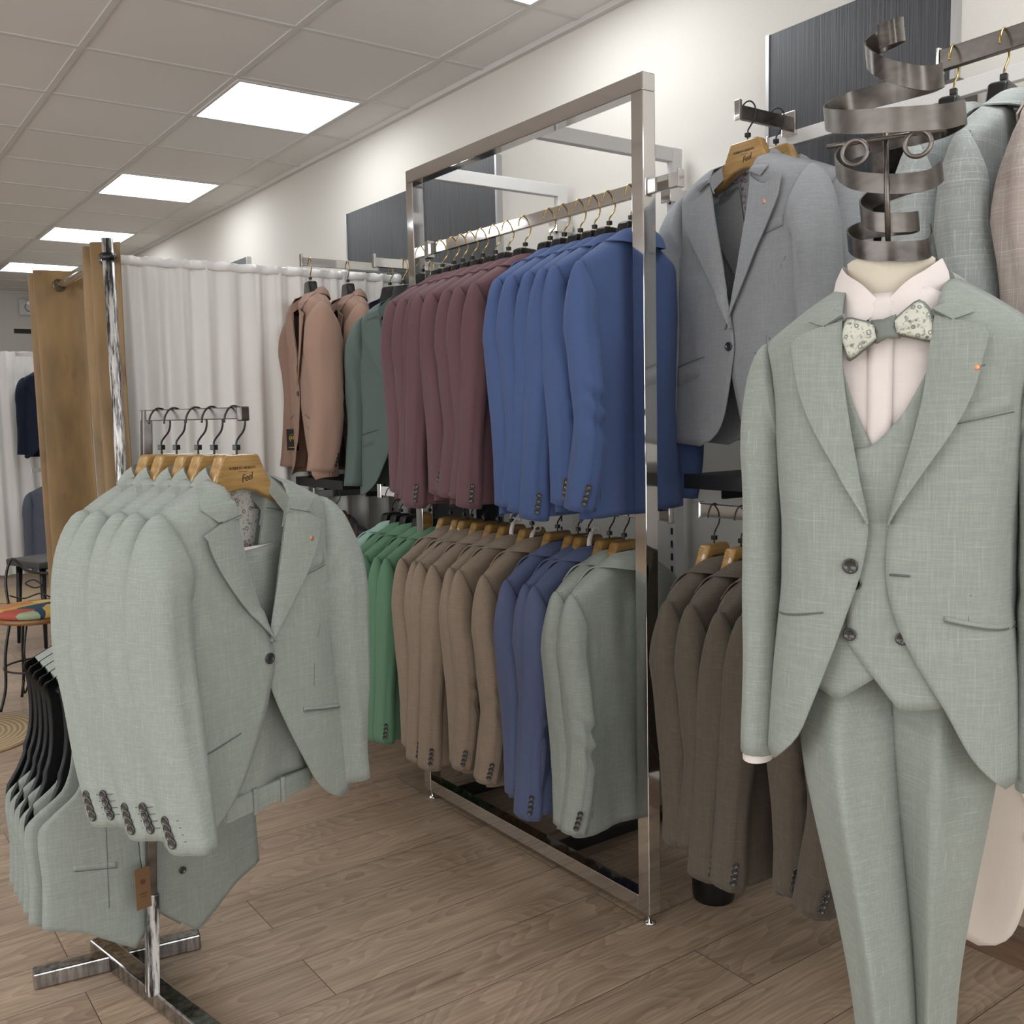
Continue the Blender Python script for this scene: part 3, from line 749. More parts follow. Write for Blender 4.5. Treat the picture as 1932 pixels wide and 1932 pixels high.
front_jacket('bottle', 'dark green jacket almost hidden behind the first dark green one', 'black hanger of the hidden dark green jacket', 2.02, 3.32, 1.948, R_(-88), 'dark green jackets', 'brass', flaps=True)
front_jacket('plum', 'plum jacket with a wooden hanger glimpsed low beside the mint jacket', 'wooden hanger of the plum jacket low at the left', 1.90, 3.98, 1.047, R_(-60), None, 'wood')
JWt = Jacket(seed=8.3, EL=JG.EL, ER=JG.ER, brk=.6, button_v=.66, tip=(.15, -.10))
front_jacket('white', 'off white jacket with flap pocket hanging low behind the mannequin', 'wooden hanger of the off white jacket', 1.98, .93, 1.135, R_(-90), None, 'wood', J=JWt, flaps=True, pin=False)

# black swing tag with gold crest on the pink sleeve
tg = thing('swing_tag', 'black swing tag with a gold crest on the pink jacket cuff', 'tag', (1.70, 3.955, 1.27), R_(-60))
add('card', MB().box(-.03, .03, -.001, .001, -.045, .045).me(), BLACKP, tg, smooth=False)
gold = plain('gold foil', (196, 160, 84), .3, .9)
cr_ = MB(); cr_.tube([(.016*math.cos(a)*.9, -.002, .008+.016*math.sin(a)) for a in [R_(-60+i*15) for i in range(21)]], .0014, 6)
for s_ in (-.005, .005): cr_.box(s_-.003, s_+.003, -.003, -.0015, .001, .015)
cr_.box(-.02, .02, -.0022, -.0012, -.034, -.031)
add('crest', cr_.me(), gold, tg, smooth=False)

# white tie ribbons looped on some hooks
for i, (y, z, zl) in enumerate(((2.49, 1.02, 'fifth'), (2.39, 1.0, 's'), (2.12, 1.02, 't'))):
    lab = ['white ribbon loop tied to the hanger of the sixth tan jacket', 'white ribbon hanging from the hanger of the rightmost tan jacket', 'white ribbon hanging from the hanger of the rightmost violet blue jacket'][i]
    t = thing('ribbon', lab, 'ribbon', (1.79, y-.02, z)); rows = []
    for q in smoothpath([(0, 0, .01), (-.02, -.012, .004), (-.035, -.02, -.02), (-.042, -.03, -.06), (-.052, -.038, -.085)], 5):
        rows.append([(q.x-.005, q.y+.004, q.z), (q.x+.005, q.y-.004, q.z)])
    add('tail', sheet(rows), SHIRT, t, .001)
    add('bow', MB().tube([(.012*math.cos(a), -.008, .008*math.sin(a)+.012) for a in [i*pi/6 for i in range(13)]], .0025, 6).me(), SHIRT, t)

# ------------------------------------------------------------------ waistcoat
class Vest(Jacket):
    def __init__(s, **k):
        super().__init__()
        s.sh = .155; s.drop = .03; s.nk = .085; s.L = .60; s.Df = .05; s.Db = .045; s.r = .03
        s.Wg = .262
        s.side = [(0, .158), (.12, .147), (.30, .150), (.42, .174), (.51, .222), (.58, .250), (.8, .250), (1, .256)]
        s.IL = [(0, -.085), (.15, -.070), (.38, .0), (.46, .035), (.6, .048), (1, .048)]
        s.IR = [(0, .085), (.15, .070), (.38, .0), (.46, -.035), (.6, -.048), (1, -.048)]
        s.hemL = [(-.26, -.575), (-.18, -.60), (-.07, -.675), (.0, -.60), (.05, -.56)]
        s.hemR = [(-.05, -.58), (0, -.615), (.075, -.685), (.18, -.60), (.26, -.575)]
        for a, b in k.items(): setattr(s, a, b)
        s.W = [(0, s.Wg), (1, s.Wg)]
    def y(s, x, v, side): 
        W = s.Wg; a = min(1, abs(x)/W); g = (1-a**2.6)**.5
        z = s.zs(x)*(1-v)-s.L*v; t = max(0, s.zs(x)-z); q = min(1, t/s.r); sm = math.sqrt(max(0, 1-(1-q)**2))
        D = s.Df if side < 0 else s.Db
        return side*D*g*sm+s.wr(x, z, v, side)*g
    def panel(s, sd, over=0, n=18, nv=40):
        I = s.IL if sd < 0 else s.IR; hm = s.hemL if sd < 0 else s.hemR; rows = []
        for i in range(nv+1):
            v = i/nv; e = key(I, v); W = key(s.side, v)*sd; row = []
            for j in range(n+1):
                u = j/n; x = e+(W-e)*u; zb = lkey(hm, x); z = s.zs(x)*(1-v)+zb*v
                y = s.y(x, min(1, s.v_of(x, z)), -1)-over
                row.append((x, y, z))
            rows.append(row)
        return sheet(rows, flip=sd > 0)
    def vback(s, n=30, nv=30):
        rows = []
        for i in range(nv+1):
            v = i/nv; W = key(s.side, v)+(.022 if v < .40 else max(-.012, .022-(v-.40)*.30)); row = []
            for j in range(n+1):
                x = -W+2*W*j/n; z = s.zs(x)*(1-v)-.575*v; row.append((x, s.y(x, v, 1)+.006, z))
            rows.append(row)
        return sheet(rows, flip=True)
def build_vest(V, k, label, loc, rz, group=None, hanger_too=True, name='waistcoat'):
    t = thing(name, label, 'waistcoat', loc, rz, group); m = cloth(k); sm = seam_mat(k)
    add('front_panel', V.panel(-1), m, t, .0025); add('front_panel', V.panel(1, .006), m, t, .0025)
    add('back_panel', V.vback(), BLACKS, t, .002)
    for i in range(3):
        for x in (-.030, .045):
            z = -.38-.07*i; place(add('button', disc_button(.0085), HORN, t), V.on(x, z, -1, .011))
    for sd in (-1, 1):
        x0 = .10*sd; x1 = .19*sd; add('welt_pocket', V.welt(x0, -.47, x1, -.455, .014, .0022), m, t, .001)
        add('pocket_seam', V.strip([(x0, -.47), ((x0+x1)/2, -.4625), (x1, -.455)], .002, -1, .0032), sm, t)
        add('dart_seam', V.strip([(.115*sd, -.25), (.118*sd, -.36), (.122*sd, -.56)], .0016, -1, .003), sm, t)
    return t

# ------------------------------------------------------------------ freestanding rack on the left with sage suits
D = Vector((.35, -.937, 0)); P0 = Vector((.614, 2.206, 0)); B0 = Vector((.567, 2.262, 0))
rk = thing('clothes_stand', 'worn steel T shaped clothes stand carrying the sage jackets', 'clothes stand', (B0.x, B0.y, 0))
def L_(v): return Vector(v)-B0
add('post', bar_mesh(L_(B0+Vector((0, 0, .04))), L_((P0.x, P0.y, 1.385)), .020, .024), STEEL, rk, 0, .002, False)
add('post_sleeve', bar_mesh(L_(B0+Vector((0, 0, .04))), L_(B0+(P0-B0)*.2+Vector((0, 0, .285))), .026, .030), FLAKE, rk, 0, .002, False)
add('arm', bar_mesh(L_(P0-D*.012+Vector((0, 0, 1.373))), L_(P0+D*.305+Vector((0, 0, 1.373))), .018, .024), STEEL, rk, 0, .002, False)
add('arm_cap', bar_mesh(L_(P0+D*.300+Vector((0, 0, 1.372))), L_(P0+D*.314+Vector((0, 0, 1.372))), .023, .030), STEEL, rk, 0, .003, False)
add('lower_arm', bar_mesh((0.03, -.01, .925), (.02, .56, .925), .018, .024), STEEL, rk, 0, .002, False)
add('base_bar', bar_mesh(L_((.36, 2.535, .022)), L_((.745, 2.47, .022)), .042, .040), SCRATCH, rk, 0, .004, False)
add('base_bar', bar_mesh(L_((.525, 2.60, .0235)), L_((.655, 1.92, .0235)), .044, .041), SCRATCH, rk, 0, .004, False)
rz = math.atan2(D.x, -D.y)
JS = [Jacket(seed=1.1, L=.665, slen=.60, sy=-.085, syr=.0, fw=.02, bend=.0, cuff=(.040, .062), bph=4, ext={-1: 0, 1: .045}, dl={-1: 0, 1: .045}, lift=.003),
      Jacket(seed=4.4, L=.665, slen=.59, sy=-.082, syr=.0, fw=.02, bend=.0, cuff=(.040, .060), bph=4, amp=.006)]
names = ['sage linen jacket at the back end of the clothes stand arm', 'sage linen jacket second from the back on the clothes stand', 'sage linen jacket in the middle of the clothes stand',
         'sage linen jacket directly behind the front one on the stand', 'sage linen jacket in front on the clothes stand, fully visible with copper lapel pin']
for i, (l, s_) in enumerate(((.045, 1), (.095, .99), (.165, 1.0), (.215, .995), (.283, 1))):
    p = P0+D*l; z0 = 1.386-HK
    t = build_jacket(JS[i % 2] if i < 4 else JS[0], 'sage', names[i], (p.x, p.y, z0), rz, 'sage jackets on the clothes stand', lin=LININGS['sage'], bsize=2)
    hanger('wood', 'wooden hanger of the '+names[i].replace(', fully visible with copper lapel pin', '').replace('sage linen ', 'sage '), (p.x, p.y, z0), rz, 'wooden hangers on the clothes stand', (.95, 1, 1))
# folded trousers under the front jacket
tr = thing('folded_trousers', 'sage trousers folded over the hanger inside the front sage jacket', 'trousers', (P0+D*.283+Vector((0, 0, 1.245))), rz)
rows = []
for i in range(31):
    v = i/30; z = -.150-.50*v; rows.append([(x, -.010-.006*math.sin(x*40+v*2)-.002*v, z+.01*math.sin(x*9)) for x in [-.085+.21*j/16 for j in range(17)]])
add('leg_cloth', sheet(rows), cloth('sage'), tr, .012)
add('waistband', MB().box(-.09, .14, -.026, -.012, -.69, -.645).me(), cloth('sage'), tr, 0, .003)
for x in (-.02, .055): add('belt_loop', MB().box(x-.005, x+.005, -.031, -.026, -.695, -.64).me(), cloth('sage'), tr, 0, .001)
add('hanger_bar', MB().tube([(-.12, -.01, -.147), (.15, -.01, -.147)], .004, 8).me(), SHIRT, tr)
# waistcoats on the lower arm
V1 = Vest(seed=3.3, amp=.005); V2 = Vest(seed=6.1, amp=.008)
vl = ['sage waistcoat in front on the stand, its points hanging below the jackets', 'sage waistcoat second on the lower arm behind the front waistcoat', 'sage waistcoat third on the lower arm of the clothes stand',
      'sage waistcoat fourth on the lower arm of the clothes stand', 'sage waistcoat fifth on the lower arm of the clothes stand', 'sage waistcoat last on the lower arm at the left picture edge']
for i in range(6):
    y = 2.335+(.0 if i == 0 else .06+.062*(i-1)); x = .607-.0*i-(.02 if i else 0); z0 = .82 if i else .825
    t = build_vest(V1 if i % 2 == 0 else V2, 'sage', vl[i], (x, y, z0), R_(4 if i == 0 else 6), 'sage waistcoats on the lower arm')
    hanger('black', 'black hanger of the '+vl[i].split(',')[0].replace(' of the clothes stand', ''), (x, y, z0), R_(4 if i == 0 else 6), 'black hangers of the sage waistcoats', .84)
tg = thing('price_tag', 'brown card tag hanging on the front sage waistcoat beside the post', 'tag', (.552, 2.228, .34), R_(8))
add('card', MB().box(-.017, .017, -.001, .001, -.075, .02).me(), plain('kraft card', (112, 84, 54), .7), tg, smooth=False)
add('cord', MB().tube([(0, 0, .016), (-.002, .002, .05), (0, .01, .085)], .0009, 6).me(), BLACKW, tg)
add('emblem', MB().lathe([(.0001, 0), (.006, 0), (.006, .0006), (.0001, .0006)], (0, -.001, -.012), 14, 'y').me(), plain('dark red ink', (92, 44, 34), .6), tg, smooth=False)
add('print', MB().box(-.009, .009, -.0016, -.001, -.040, -.0385).box(-.006, .006, -.0016, -.001, -.047, -.046).me(), INK, tg, smooth=False)

# ------------------------------------------------------------------ mannequin with ribbon steel head
MP = Vector((1.385, .900, 1.545)); MR = R_(-64)
man = thing('mannequin', 'ivory mannequin with a coiled steel ribbon head, dressed in the sage suit', 'mannequin', (MP.x, MP.y, 0), MR)
def mz(z): return z+MP.z
nk_ = MB().lathe([(.050, -.16), (.066, -.06), (.064, -.03), (.062, .0), (.0625, .02), (.0635, .034), (.058, .038)], (0, .0, 0), 32)
nk_.v = [(x-.011, y*.95+.0, mz(z)) for x, y, z in nk_.v]
add('neck', nk_.me(), IVORY, man)
tor = []
for z, a, b in ((-.03, .06, .055), (-.07, .15, .06), (-.12, .170, .075), (-.25, .165, .088), (-.42, .145, .075), (-.52, .10, .06)):
    tor.append([(a*math.cos(q)*abs(math.cos(q))**-.1 if abs(math.cos(q)) > .01 else 0, b*math.sin(q), mz(z)) for q in [2*pi*j/28 for j in range(28)]])
add('torso', sheet(tor, closed=True, flip=True), IVORY, man)
add('pole', MB().tube([(.03, .02, .01), (.03, .02, .9)], .012, 12).me(), CHROME, man)
add('base_plate', MB().lathe([(.17, 0), (.172, .006), (.165, .010), (.02, .012)], (.03, .02, 0), 40).me(), SCRATCH, man)
# ribbon coil
kp = [(0.0424, 0.035, 0.0768), (0.0467, 0, 0.0556), (0.0387, -0.05, 0.0404), (-0.0027, -0.07, 0.0402), (-0.0506, -0.05, 0.0505), (-0.0746, 0, 0.074), (-0.0628, 0.05, 0.0932), (-0.0205, 0.062, 0.0971), (0.0125, 0.035, 0.0927), (0.0276, 0, 0.0912), (0.016, -0.036, 0.0853), (-0.0099, -0.048, 0.0854), (-0.0383, -0.034, 0.0946), (-0.0561, 0, 0.1156), (-0.0473, 0.05, 0.1409), (-0.0078, 0.08, 0.1596), (0.0417, 0.05, 0.1622), (0.0594, 0, 0.161), (0.0452, -0.062, 0.1371), (-0.0022, -0.085, 0.1335), (-0.0616, -0.06, 0.1526), (-0.0941, 0, 0.1893), (-0.0822, 0.06, 0.223), (-0.0192, 0.098, 0.2406), (0.0526, 0.08, 0.2451), (0.0893, 0, 0.2402), (0.0664, -0.082, 0.2177), (0.0074, -0.115, 0.2145), (-0.0659, -0.085, 0.2301), (-0.1117, 0, 0.264), (-0.0905, 0.08, 0.3017), (-0.0207, 0.1, 0.3152), (0.0342, 0.06, 0.3095), (0.0574, 0, 0.2989), (0.0414, -0.05, 0.2826), (0.0074, -0.066, 0.2899), (-0.0307, -0.045, 0.3161), (-0.0513, 0, 0.349), (-0.0412, 0.04, 0.3741), (-0.0167, 0.035, 0.3796), (0.0019, 0, 0.3743), (-0.0069, -0.03, 0.3642), (-0.0292, -0.034, 0.3582)]
P = smoothpath([(a, b, mz(c)) for a, b, c in kp], 7); rows = []
for i, p in enumerate(P):
    q = i/len(P); hh = .0145+(.003 if q > .55 else 0)
    up = Vector((-.10, 0, 1)).normalized()
    rows.append([tuple(p-up*hh), tuple(p+up*hh)])
coil = add('coil_head', sheet(rows), STEEL, man, .0024, split=True); coil['label'] = 'brushed steel ribbon wound into a head'
def mp3(a, b, c): return (a, b, mz(c))
rod = MB().tube([mp3(-.0118, -.07, .2119), mp3(-.0068, -.088, .1313), mp3(-.0067, -.062, .0408)], .004, 8); rod.tube([mp3(-.092, -.085, .1984), mp3(.0693, -.072, .203)], .0035, 8)
rod.tube([mp3(.0005, 0, .2341), mp3(-.0118, -.07, .2059)], .004, 8)
add('nose_rod', rod.me(), STEEL, coil)
for px, pz in ((-.0495, .1808), (.0356, .1812)):
    c = Vector(mp3(px, -.100, pz)); add('eye_ring', MB().tube([c+Vector((.0175*math.cos(a), 0, .0175*math.sin(a))) for a in [k*pi/12 for k in range(25)]], .0034, 8, False).me(), STEEL, coil)

LM = .735
def tab(pts): return [(-z/LM, x) for x, z in pts]
JM = Jacket(seed=9.2, L=LM, sh=.200, drop=.080, nk=.084, Df=.112, Db=.095, r=.075, amp=.003, brk=.487, tip=(.126, -.078), inset=.032,
    lift=.004, fw=.0, cf=((.060, -.052), (.086, -.068), (.112, -.058), (.108, -.020)),
    W=[(0, .200), (.1, .186), (.3, .178), (.55, .168), (.8, .182), (1, .192)],
    EL=[(0, -.067)]+tab([(-.0623, -.0705), (-.0608, -.1328), (-.0501, -.2116), (-.0355, -.2906), (-.0218, -.3578), (-.023, -.3857), (-.0315, -.4303), (-.0469, -.4799), (-.0695, -.5475), (-.1037, -.6391), (-.1259, -.6900)])+[(1, -.165)],
    ER=[(0, .072)]+tab([(.0587, -.0926), (.051, -.1675), (.0372, -.2358), (.0209, -.2977), (.0086, -.3489), (.0034, -.4005), (.0056, -.4482), (.0182, -.4952), (.0456, -.5529), (.0888, -.6239), (.1208, -.6824), (.142, -.710)])+[(1, .168)],
    lap=[(0, 0), (.25, .026), (.6, .060), (.9, .072), (1, .075)], R1=.036, ry0=.058, ry1=.060, cuff=(.027, .045), slen=.68, armpit=-.255, sdx=.004, sy=-.02, button_v=.575)
mj = build_jacket(JM, 'sage', 'sage linen jacket worn open on the coil head mannequin', MP, MR, None, lin=LININGS['sage'], name='suit_jacket')
# buttonhole on the far front edge
x, z = .023, -.433; add('buttonhole', bar_mesh(JM.on(x-.014, z, -1, .004), JM.on(x+.014, z, -1, .004), .002, .003), seam_mat('sage'), mj)
VM = Vest(seed=2.9, L=.68, sh=.15, nk=.085, drop=.05, Df=.100, Db=.08, r=.07, Wg=.175, amp=.002,
    side=[(0, .14), (.15, .13), (.35, .150), (.45, .172), (1, .174)],
    IL=[(0, -.072), (.18, -.066), (.415, -.018), (.46, .012), (.58, .03), (1, .03)], IR=[(0, .075), (.18, .062), (.415, -.018), (.455, -.045), (.5, -.058), (.8, -.058), (1, -.05)],
    hemL=[(-.175, -.59), (-.10, -.62), (-.066, -.637), (-.018, -.60), (.04, -.56)], hemR=[(-.06, -.53), (-.03, -.57), (.024, -.640), (.10, -.628), (.175, -.61)])
vm = thing('waistcoat', 'sage linen waistcoat with crossed points worn on the mannequin', 'waistcoat', MP, MR)
add('front_panel', VM.panel(-1), cloth('sage'), vm, .002); add('front_panel', VM.panel(1, .006), cloth('sage'), vm, .0025); add('back_panel', VM.vback(), BLACKS, vm)
for x, z in ((-.047, -.529), (.027, -.529), (-.04, -.45)):
    place(add('button', disc_button(.0095), HORN, vm), VM.on(x, z, -1, .010))
# shirt
sh = thing('dress_shirt', 'white shirt with placket on the mannequin', 'shirt', MP, MR)
rows = []
for i in range(31):
    v = i/30; row = []
    for j in range(31):
        x = -.13+.26*j/30; zt = min(-.055+.8*abs(x+.010), -.015)-.55*max(0, abs(x)-.05); z = zt-.34*v
        q = min(1, (.01+.34*v)/.09); y = -(.058+.034*math.sqrt(max(0, 1-(1-q)**2)))*(1-(abs(x)/.16)**2.5)**.5
        y += noise.noise(Vector((x*22, 3, z*4+x*10)))*.004
        row.append((x, y, z))
    rows.append(row)
add('front', sheet(rows), SHIRT, sh, .0015)
add('placket', sheet([[(x, -.0565-.0335*math.sqrt(max(0, 1-(1-min(1, (.01+.34*v)/.09))**2))-.0055, -.02-.30*v) for x in (-.028, -.018, -.004, .006)] for v in [i/20 for i in range(21)]]), SHIRT, sh, .001)
Tp = [(0, -.040, -.084), (.030, -.008, -.077), (.056, .012, -.052), (.071, .030, -.010), (.062, .034, .040), (0, .036, .066)]
Bp = [(.004, -.047, -.088), (.044, -.074, -.098), (.068, -.056, -.068), (.083, -.010, -.010), (.070, -.004, .052), (0, -.004, .082)]
tt, bt = smoothpath([(x, y, z) for x, z, y in Tp], 6), smoothpath([(x, y, z) for x, z, y in Bp], 6)
for sd in (-1, 1):
    rows = [[((a.x*.96)*sd-.010, a.y*.95+.002, a.z-.03), (a.x*sd-.010, a.y, a.z), (((a.x+b.x)/2+.002)*sd-.010, (a.y+b.y)/2-.001, (a.z+b.z)/2), (b.x*sd-.010, b.y, b.z)] for a, b in zip(tt, bt)]
    add('collar', sheet(rows, flip=sd < 0), SHIRT, sh, .002, split=True)
cz = JM.ring(-1, 2)[0]
add('cuff', MB().lathe([(.8, .03), (.84, -.012), (.78, -.012), (.76, .03)], n=20).me(), SHIRT, sh)
cf = sh.children[-1] if sh.children else None
for o in list(bpy.data.objects):
    if o.name.startswith('cuff') and o.parent == sh: o.location = (-cz.x, cz.y, cz.z); o.scale = (.029, .045, 1)
# bow tie
bt_ = thing('bow_tie', 'paisley and sage bow tie on the white shirt collar', 'bow tie', MP+Matrix.Rotation(MR, 3, 'Z') @ Vector((-.001, -.114, -.076)), MR); bt_.rotation_euler = (0, R_(-11), MR)
bm = plain('sage satin', (112, 118, 110), .5); pm = paisley('bow tie paisley', (200, 200, 186), (88, 92, 84), 95)
for sd in (-1, 1):
    for nm, sc_, mm, yo in (('wing', 1, bm, 0), ('paisley_face', .88, pm, -.006)):
        out = [(.011, .010), (.030, .021), (.050, .030), (.061, .014), (.064, -.004), (.061, -.020), (.057, -.033), (.032, -.021), (.011, -.011)]
        top = out[:5]; bot = list(reversed(out[4:])); rows = []
        for i in range(11):
            q = i/10; a = Vector(key([(k/4, top[k][0]) for k in range(5)], q)*Vector((1, 0)).x if False else (key([(k/4, top[k][0]) for k in range(5)], q), key([(k/4, top[k][1]) for k in range(5)], q)))
            b = Vector((key([(k/4, bot[k][0]) for k in range(5)], q), key([(k/4, bot[k][1]) for k in range(5)], q))); row = []
            for j in range(9):
                r = j/8; p = a*(1-r)+b*r; p = Vector((.036+(p.x-.036)*sc_, p.y*sc_))
                fold = math.cos((r-.5)*16)*.0022*(1-q*.5)
                row.append((p.x*sd, yo-.005*math.sin(r*pi)-fold+.008*q*q, p.y))
            rows.append(row)
        add(nm, sheet(rows, flip=sd < 0), mm, bt_, .0025)
add('knot', sheet([[(x, -.012*math.cos(x/.016*1.3), z*(1+.25*abs(x)/.016)) for x in [-.016+.032*j/8 for j in range(9)]] for z in (-.014, -.007, 0, .007, .014)]), bm, bt_, .004)
# trousers
trm = thing('suit_trousers', 'sage linen trousers with pressed creases worn on the mannequin', 'trousers', MP, MR)
def leg_rows(cx, rx, ry, yc):
    rows = []
    for i in range(49):
        z = -.50-.99*i/48; row = []
        for j in range(36):
            a = 2*pi*j/36; c_, s_ = math.cos(a), math.sin(a)
            n = noise.noise(Vector((c_*2+cx[0][1]*20, s_*2, z*2.2)))*.006
            x = key(cx, -z)+(key(rx, -z)+n)*c_*(1-(.18 if z > -.62 else .40)*abs(s_)**2.4); y = key(yc, -z)+(key(ry, -z)+n)*s_*(1+(.32 if z < -.7 else .22)*abs(s_)**16)
            row.append((x, y, z))
        rows.append(row)
    return rows
add('leg', sheet(leg_rows([(.5, -.066), (.7, -.066), (1.13, .0), (1.5, .020)], [(.5, .086), (.7, .076), (1.13, .050), (1.5, .042)], [(.5, .058), (.64, .064), (.78, .082), (1.13, .076), (1.5, .064)], [(.5, 0), (.62, 0), (.8, -.020), (1.5, -.015)]), closed=True, flip=False), cloth('sage'), trm)
add('leg', sheet(leg_rows([(.5, .070), (.7, .074), (1.13, .068), (1.5, .066)], [(.5, .086), (.7, .088), (1.13, .042), (1.5, .036)], [(.5, .058), (.64, .064), (.78, .082), (1.13, .070), (1.5, .062)], [(.5, .004), (.8, .018), (1.5, .03)]), closed=True, flip=False), cloth('sage'), trm)
add('fly_seam', MB().tube([(.005, -.062, -.52), (.004, -.066, -.60), (.010, -.066, -.66)], .0012, 6).me(), seam_mat('sage'), trm)

# ------------------------------------------------------------------ curtains and the fitting room
def curtain_rows(n, nv, L, ztop, zbot, freq, a0, a1, seed, axis='x', gather=False):
    rows = []
    for i in range(nv+1):
        v = i/nv; z = ztop+(zbot-ztop)*v; row = []
        for j in range(n+1):
            s = L*j/n; ph = s*freq+2.2*noise.noise(Vector((s*2.2, seed, v*.5)))
            d = (a0+(a1-a0)*min(1, v*3))*(math.sin(ph)+.35*noise.noise(Vector((s*9, seed+2, v*1.5))))
            if gather: d += (.004+.010*max(0, 1-v*3))*noise.noise(Vector((s*38, seed, v*2)))
            z2 = z+(.006*noise.noise(Vector((s*30, 1, seed))) if gather and i == 0 else 0)
            row.append((s, d, z2) if axis == 'x' else (d, s, z2))
        rows.append(row)
    return rows
voile = fabric('white curtain voile', (236, 234, 229), .04)
ct = thing('white_curtain', 'gathered white curtain closing the near fitting room', 'curtain', (1.03, 4.10, 0))
add('cloth', sheet(curtain_rows(520, 30, 1.30, 2.0, .04, 62, .008, .024, 3, 'x', True)), voile, ct)
add('top_pocket', sheet(curtain_rows(300, 2, 1.30, 2.012, 1.978, 62, .004, .006, 3, 'x', True)), voile, ct, .018)
rail('curtain_rod', 'thin rod through the top of the near white curtain', (.98, 4.115, 1.99), (2.35, 4.115, 1.99), .016, .016, CHROME, False, 'curtain rod')
ct = thing('white_curtain', 'white curtain at the back of the fitting room, seen between the brown ones', 'curtain', (1.03, 5.5, 0))
add('cloth', sheet(curtain_rows(260, 20, 1.30, 2.0, .04, 60, .006, .02, 8, 'x', True)), voile, ct)
ct = thing('white_curtain', 'far white curtain at the left picture edge', 'curtain', (-.6, 9.66, 0))
add('cloth', sheet(curtain_rows(700, 24, 2.6, 2.0, .03, 55, .008, .022, 5, 'x', True)), voile, ct)
pole = thing('corner_post', 'flaked chrome round post at the corner of the fitting room', 'post', (.968, 3.85, 0))
add('tube', MB().tube([(0, 0, 0), (0, 0, 2.03)], .0205, 20).me(), FLAKE, pole)
for z in (1.965,): add('collar', MB().tube([(0, 0, z-.016), (0, 0, z+.012)], .0235, 20).me(), BLACKP, pole)
rodt = thing('curtain_rod', 'thick chrome curtain rod carrying the brown curtains', 'curtain rod', (.985, 3.86, 1.97))
add('tube', MB().tube([(0, 0, 0), (0, 1.62, 0)], .0155, 16).me(), CHROME, rodt)
def velvet():
    m, nt, b = new_mat('ochre brown velour')
    n = ntex(nt, coords(nt, (6, 6, 1.6)), 1.2, 3); k = ramp(nt, ntex(nt, coords(nt, (9, 9, 4)), 1.4, 2), .62, .74)
    c = ramp(nt, n, .3, .7, srgb(104, 79, 42), srgb(146, 114, 66)); c = mixcol(nt, k, c, srgb(104, 70, 36))
    nt.links.new(c, b.inputs['Base Color']); b.inputs['Roughness'].default_value = .55; b.inputs['Sheen Weight'].default_value = .4
    return m
vel = velvet()
def eyelet_curtain(lab, y0, L, nf, amp, seed):
    t = thing('brown_curtain', lab, 'curtain', (.985, y0, 0), 0, 'brown eyelet curtains')
    rows = []
    for i in range(25):
        v = i/24; z = 2.035+(.03-2.035)*v; row = []
        for j in range(nf*24+1):
            s = j/(nf*24); ph = s*nf*pi
            w_ = math.cos(ph); w_ = math.copysign(abs(w_)**.75, w_)
            d = amp*w_*(1+.15*noise.noise(Vector((s*5, v*2, seed))))
            row.append((d, L*s+.012*math.sin(v*5+s*9)+.02*noise.noise(Vector((s*6, v*3, seed)))*v, z))
        rows.append(row)
    c = add('cloth', sheet(rows), vel, t, .003)
    for k in range(nf):
        y = L*(k+.5)/nf
        add('eyelet', MB().tube([(.024*math.cos(a), y-.003, 1.97+.024*math.sin(a)) for a in [q*pi/12 for q in range(25)]], .0045, 8, False).me(), STEEL, t)
eyelet_curtain('brown eyelet curtain bunched at the fitting room corner post', 3.92, .25, 4, .045, 2)
eyelet_curtain('brown eyelet curtain farther left on the thick rod', 4.74, .27, 4, .095, 5)
cr2 = rail('cross_bar', 'short dark cross bar seen between the two brown curtains', (.9, 5.44, 1.82), (WX, 5.44, 1.82), .012, .022, BLACKP, False, 'bar')
sn = thing('wall_sensor', 'small white alarm sensor high on the far wall', 'sensor', (2.06, 11.5, 2.58))
add('housing', MB().box(-.10, .10, -.05, 0, -.085, .085).me(), WHITEP, sn, 0, .01); add('lens_ring', MB().tube([(.045*math.cos(a), -.053, .045*math.sin(a)) for a in [q*pi/12 for q in range(25)]], .005, 6, False).me(), plain('grey ring', (120, 120, 120), .5), sn)

# far left jackets
rail('hanging_rail', 'far rail with dark navy jackets before the far white curtain', (1.55, 9.35, 1.955), (2.3, 9.35, 1.955), .02, .03, CHROME)
rail('hanging_rail', 'far lower rail with slate grey jackets', (1.60, 9.3, .965), (2.3, 9.3, .965), .02, .03, CHROME)
JD = Jacket(seed=7.5, Df=.05, Db=.05)
FARP = build_jacket(JD, 'navy', 'leftmost dark navy jacket before the far white curtain', (1.78, 9.32, 1.82), R_(-40), 'far navy jackets', detail=False); reg(FARP)
hanger('black', 'black hanger of the leftmost far navy jacket', (1.78, 9.32, 1.82), R_(-40), 'far hangers')
for i, (k, x, z, lab) in enumerate((('navy', 1.90, 1.82, 'second dark navy jacket before the far white curtain'), ('navy', 2.02, 1.82, 'third dark navy jacket, half hidden by the brown curtain'),
                                    ('slate', 1.76, .83, 'leftmost slate grey jacket on the far lower rail'), ('slate', 1.9, .83, 'second slate grey jacket on the far lower rail'))):
    o = copy_tree(FARP); tag(o, lab, 'jacket', 'far %s jackets' % k); o.location = (x, 9.32 if z > 1 else 9.25, z)
    if k != 'navy': recolor(o, k, 'navy')
    hanger('black', 'black hanger of the '+lab, (x, 9.32 if z > 1 else 9.25, z), R_(-40), 'far hangers')

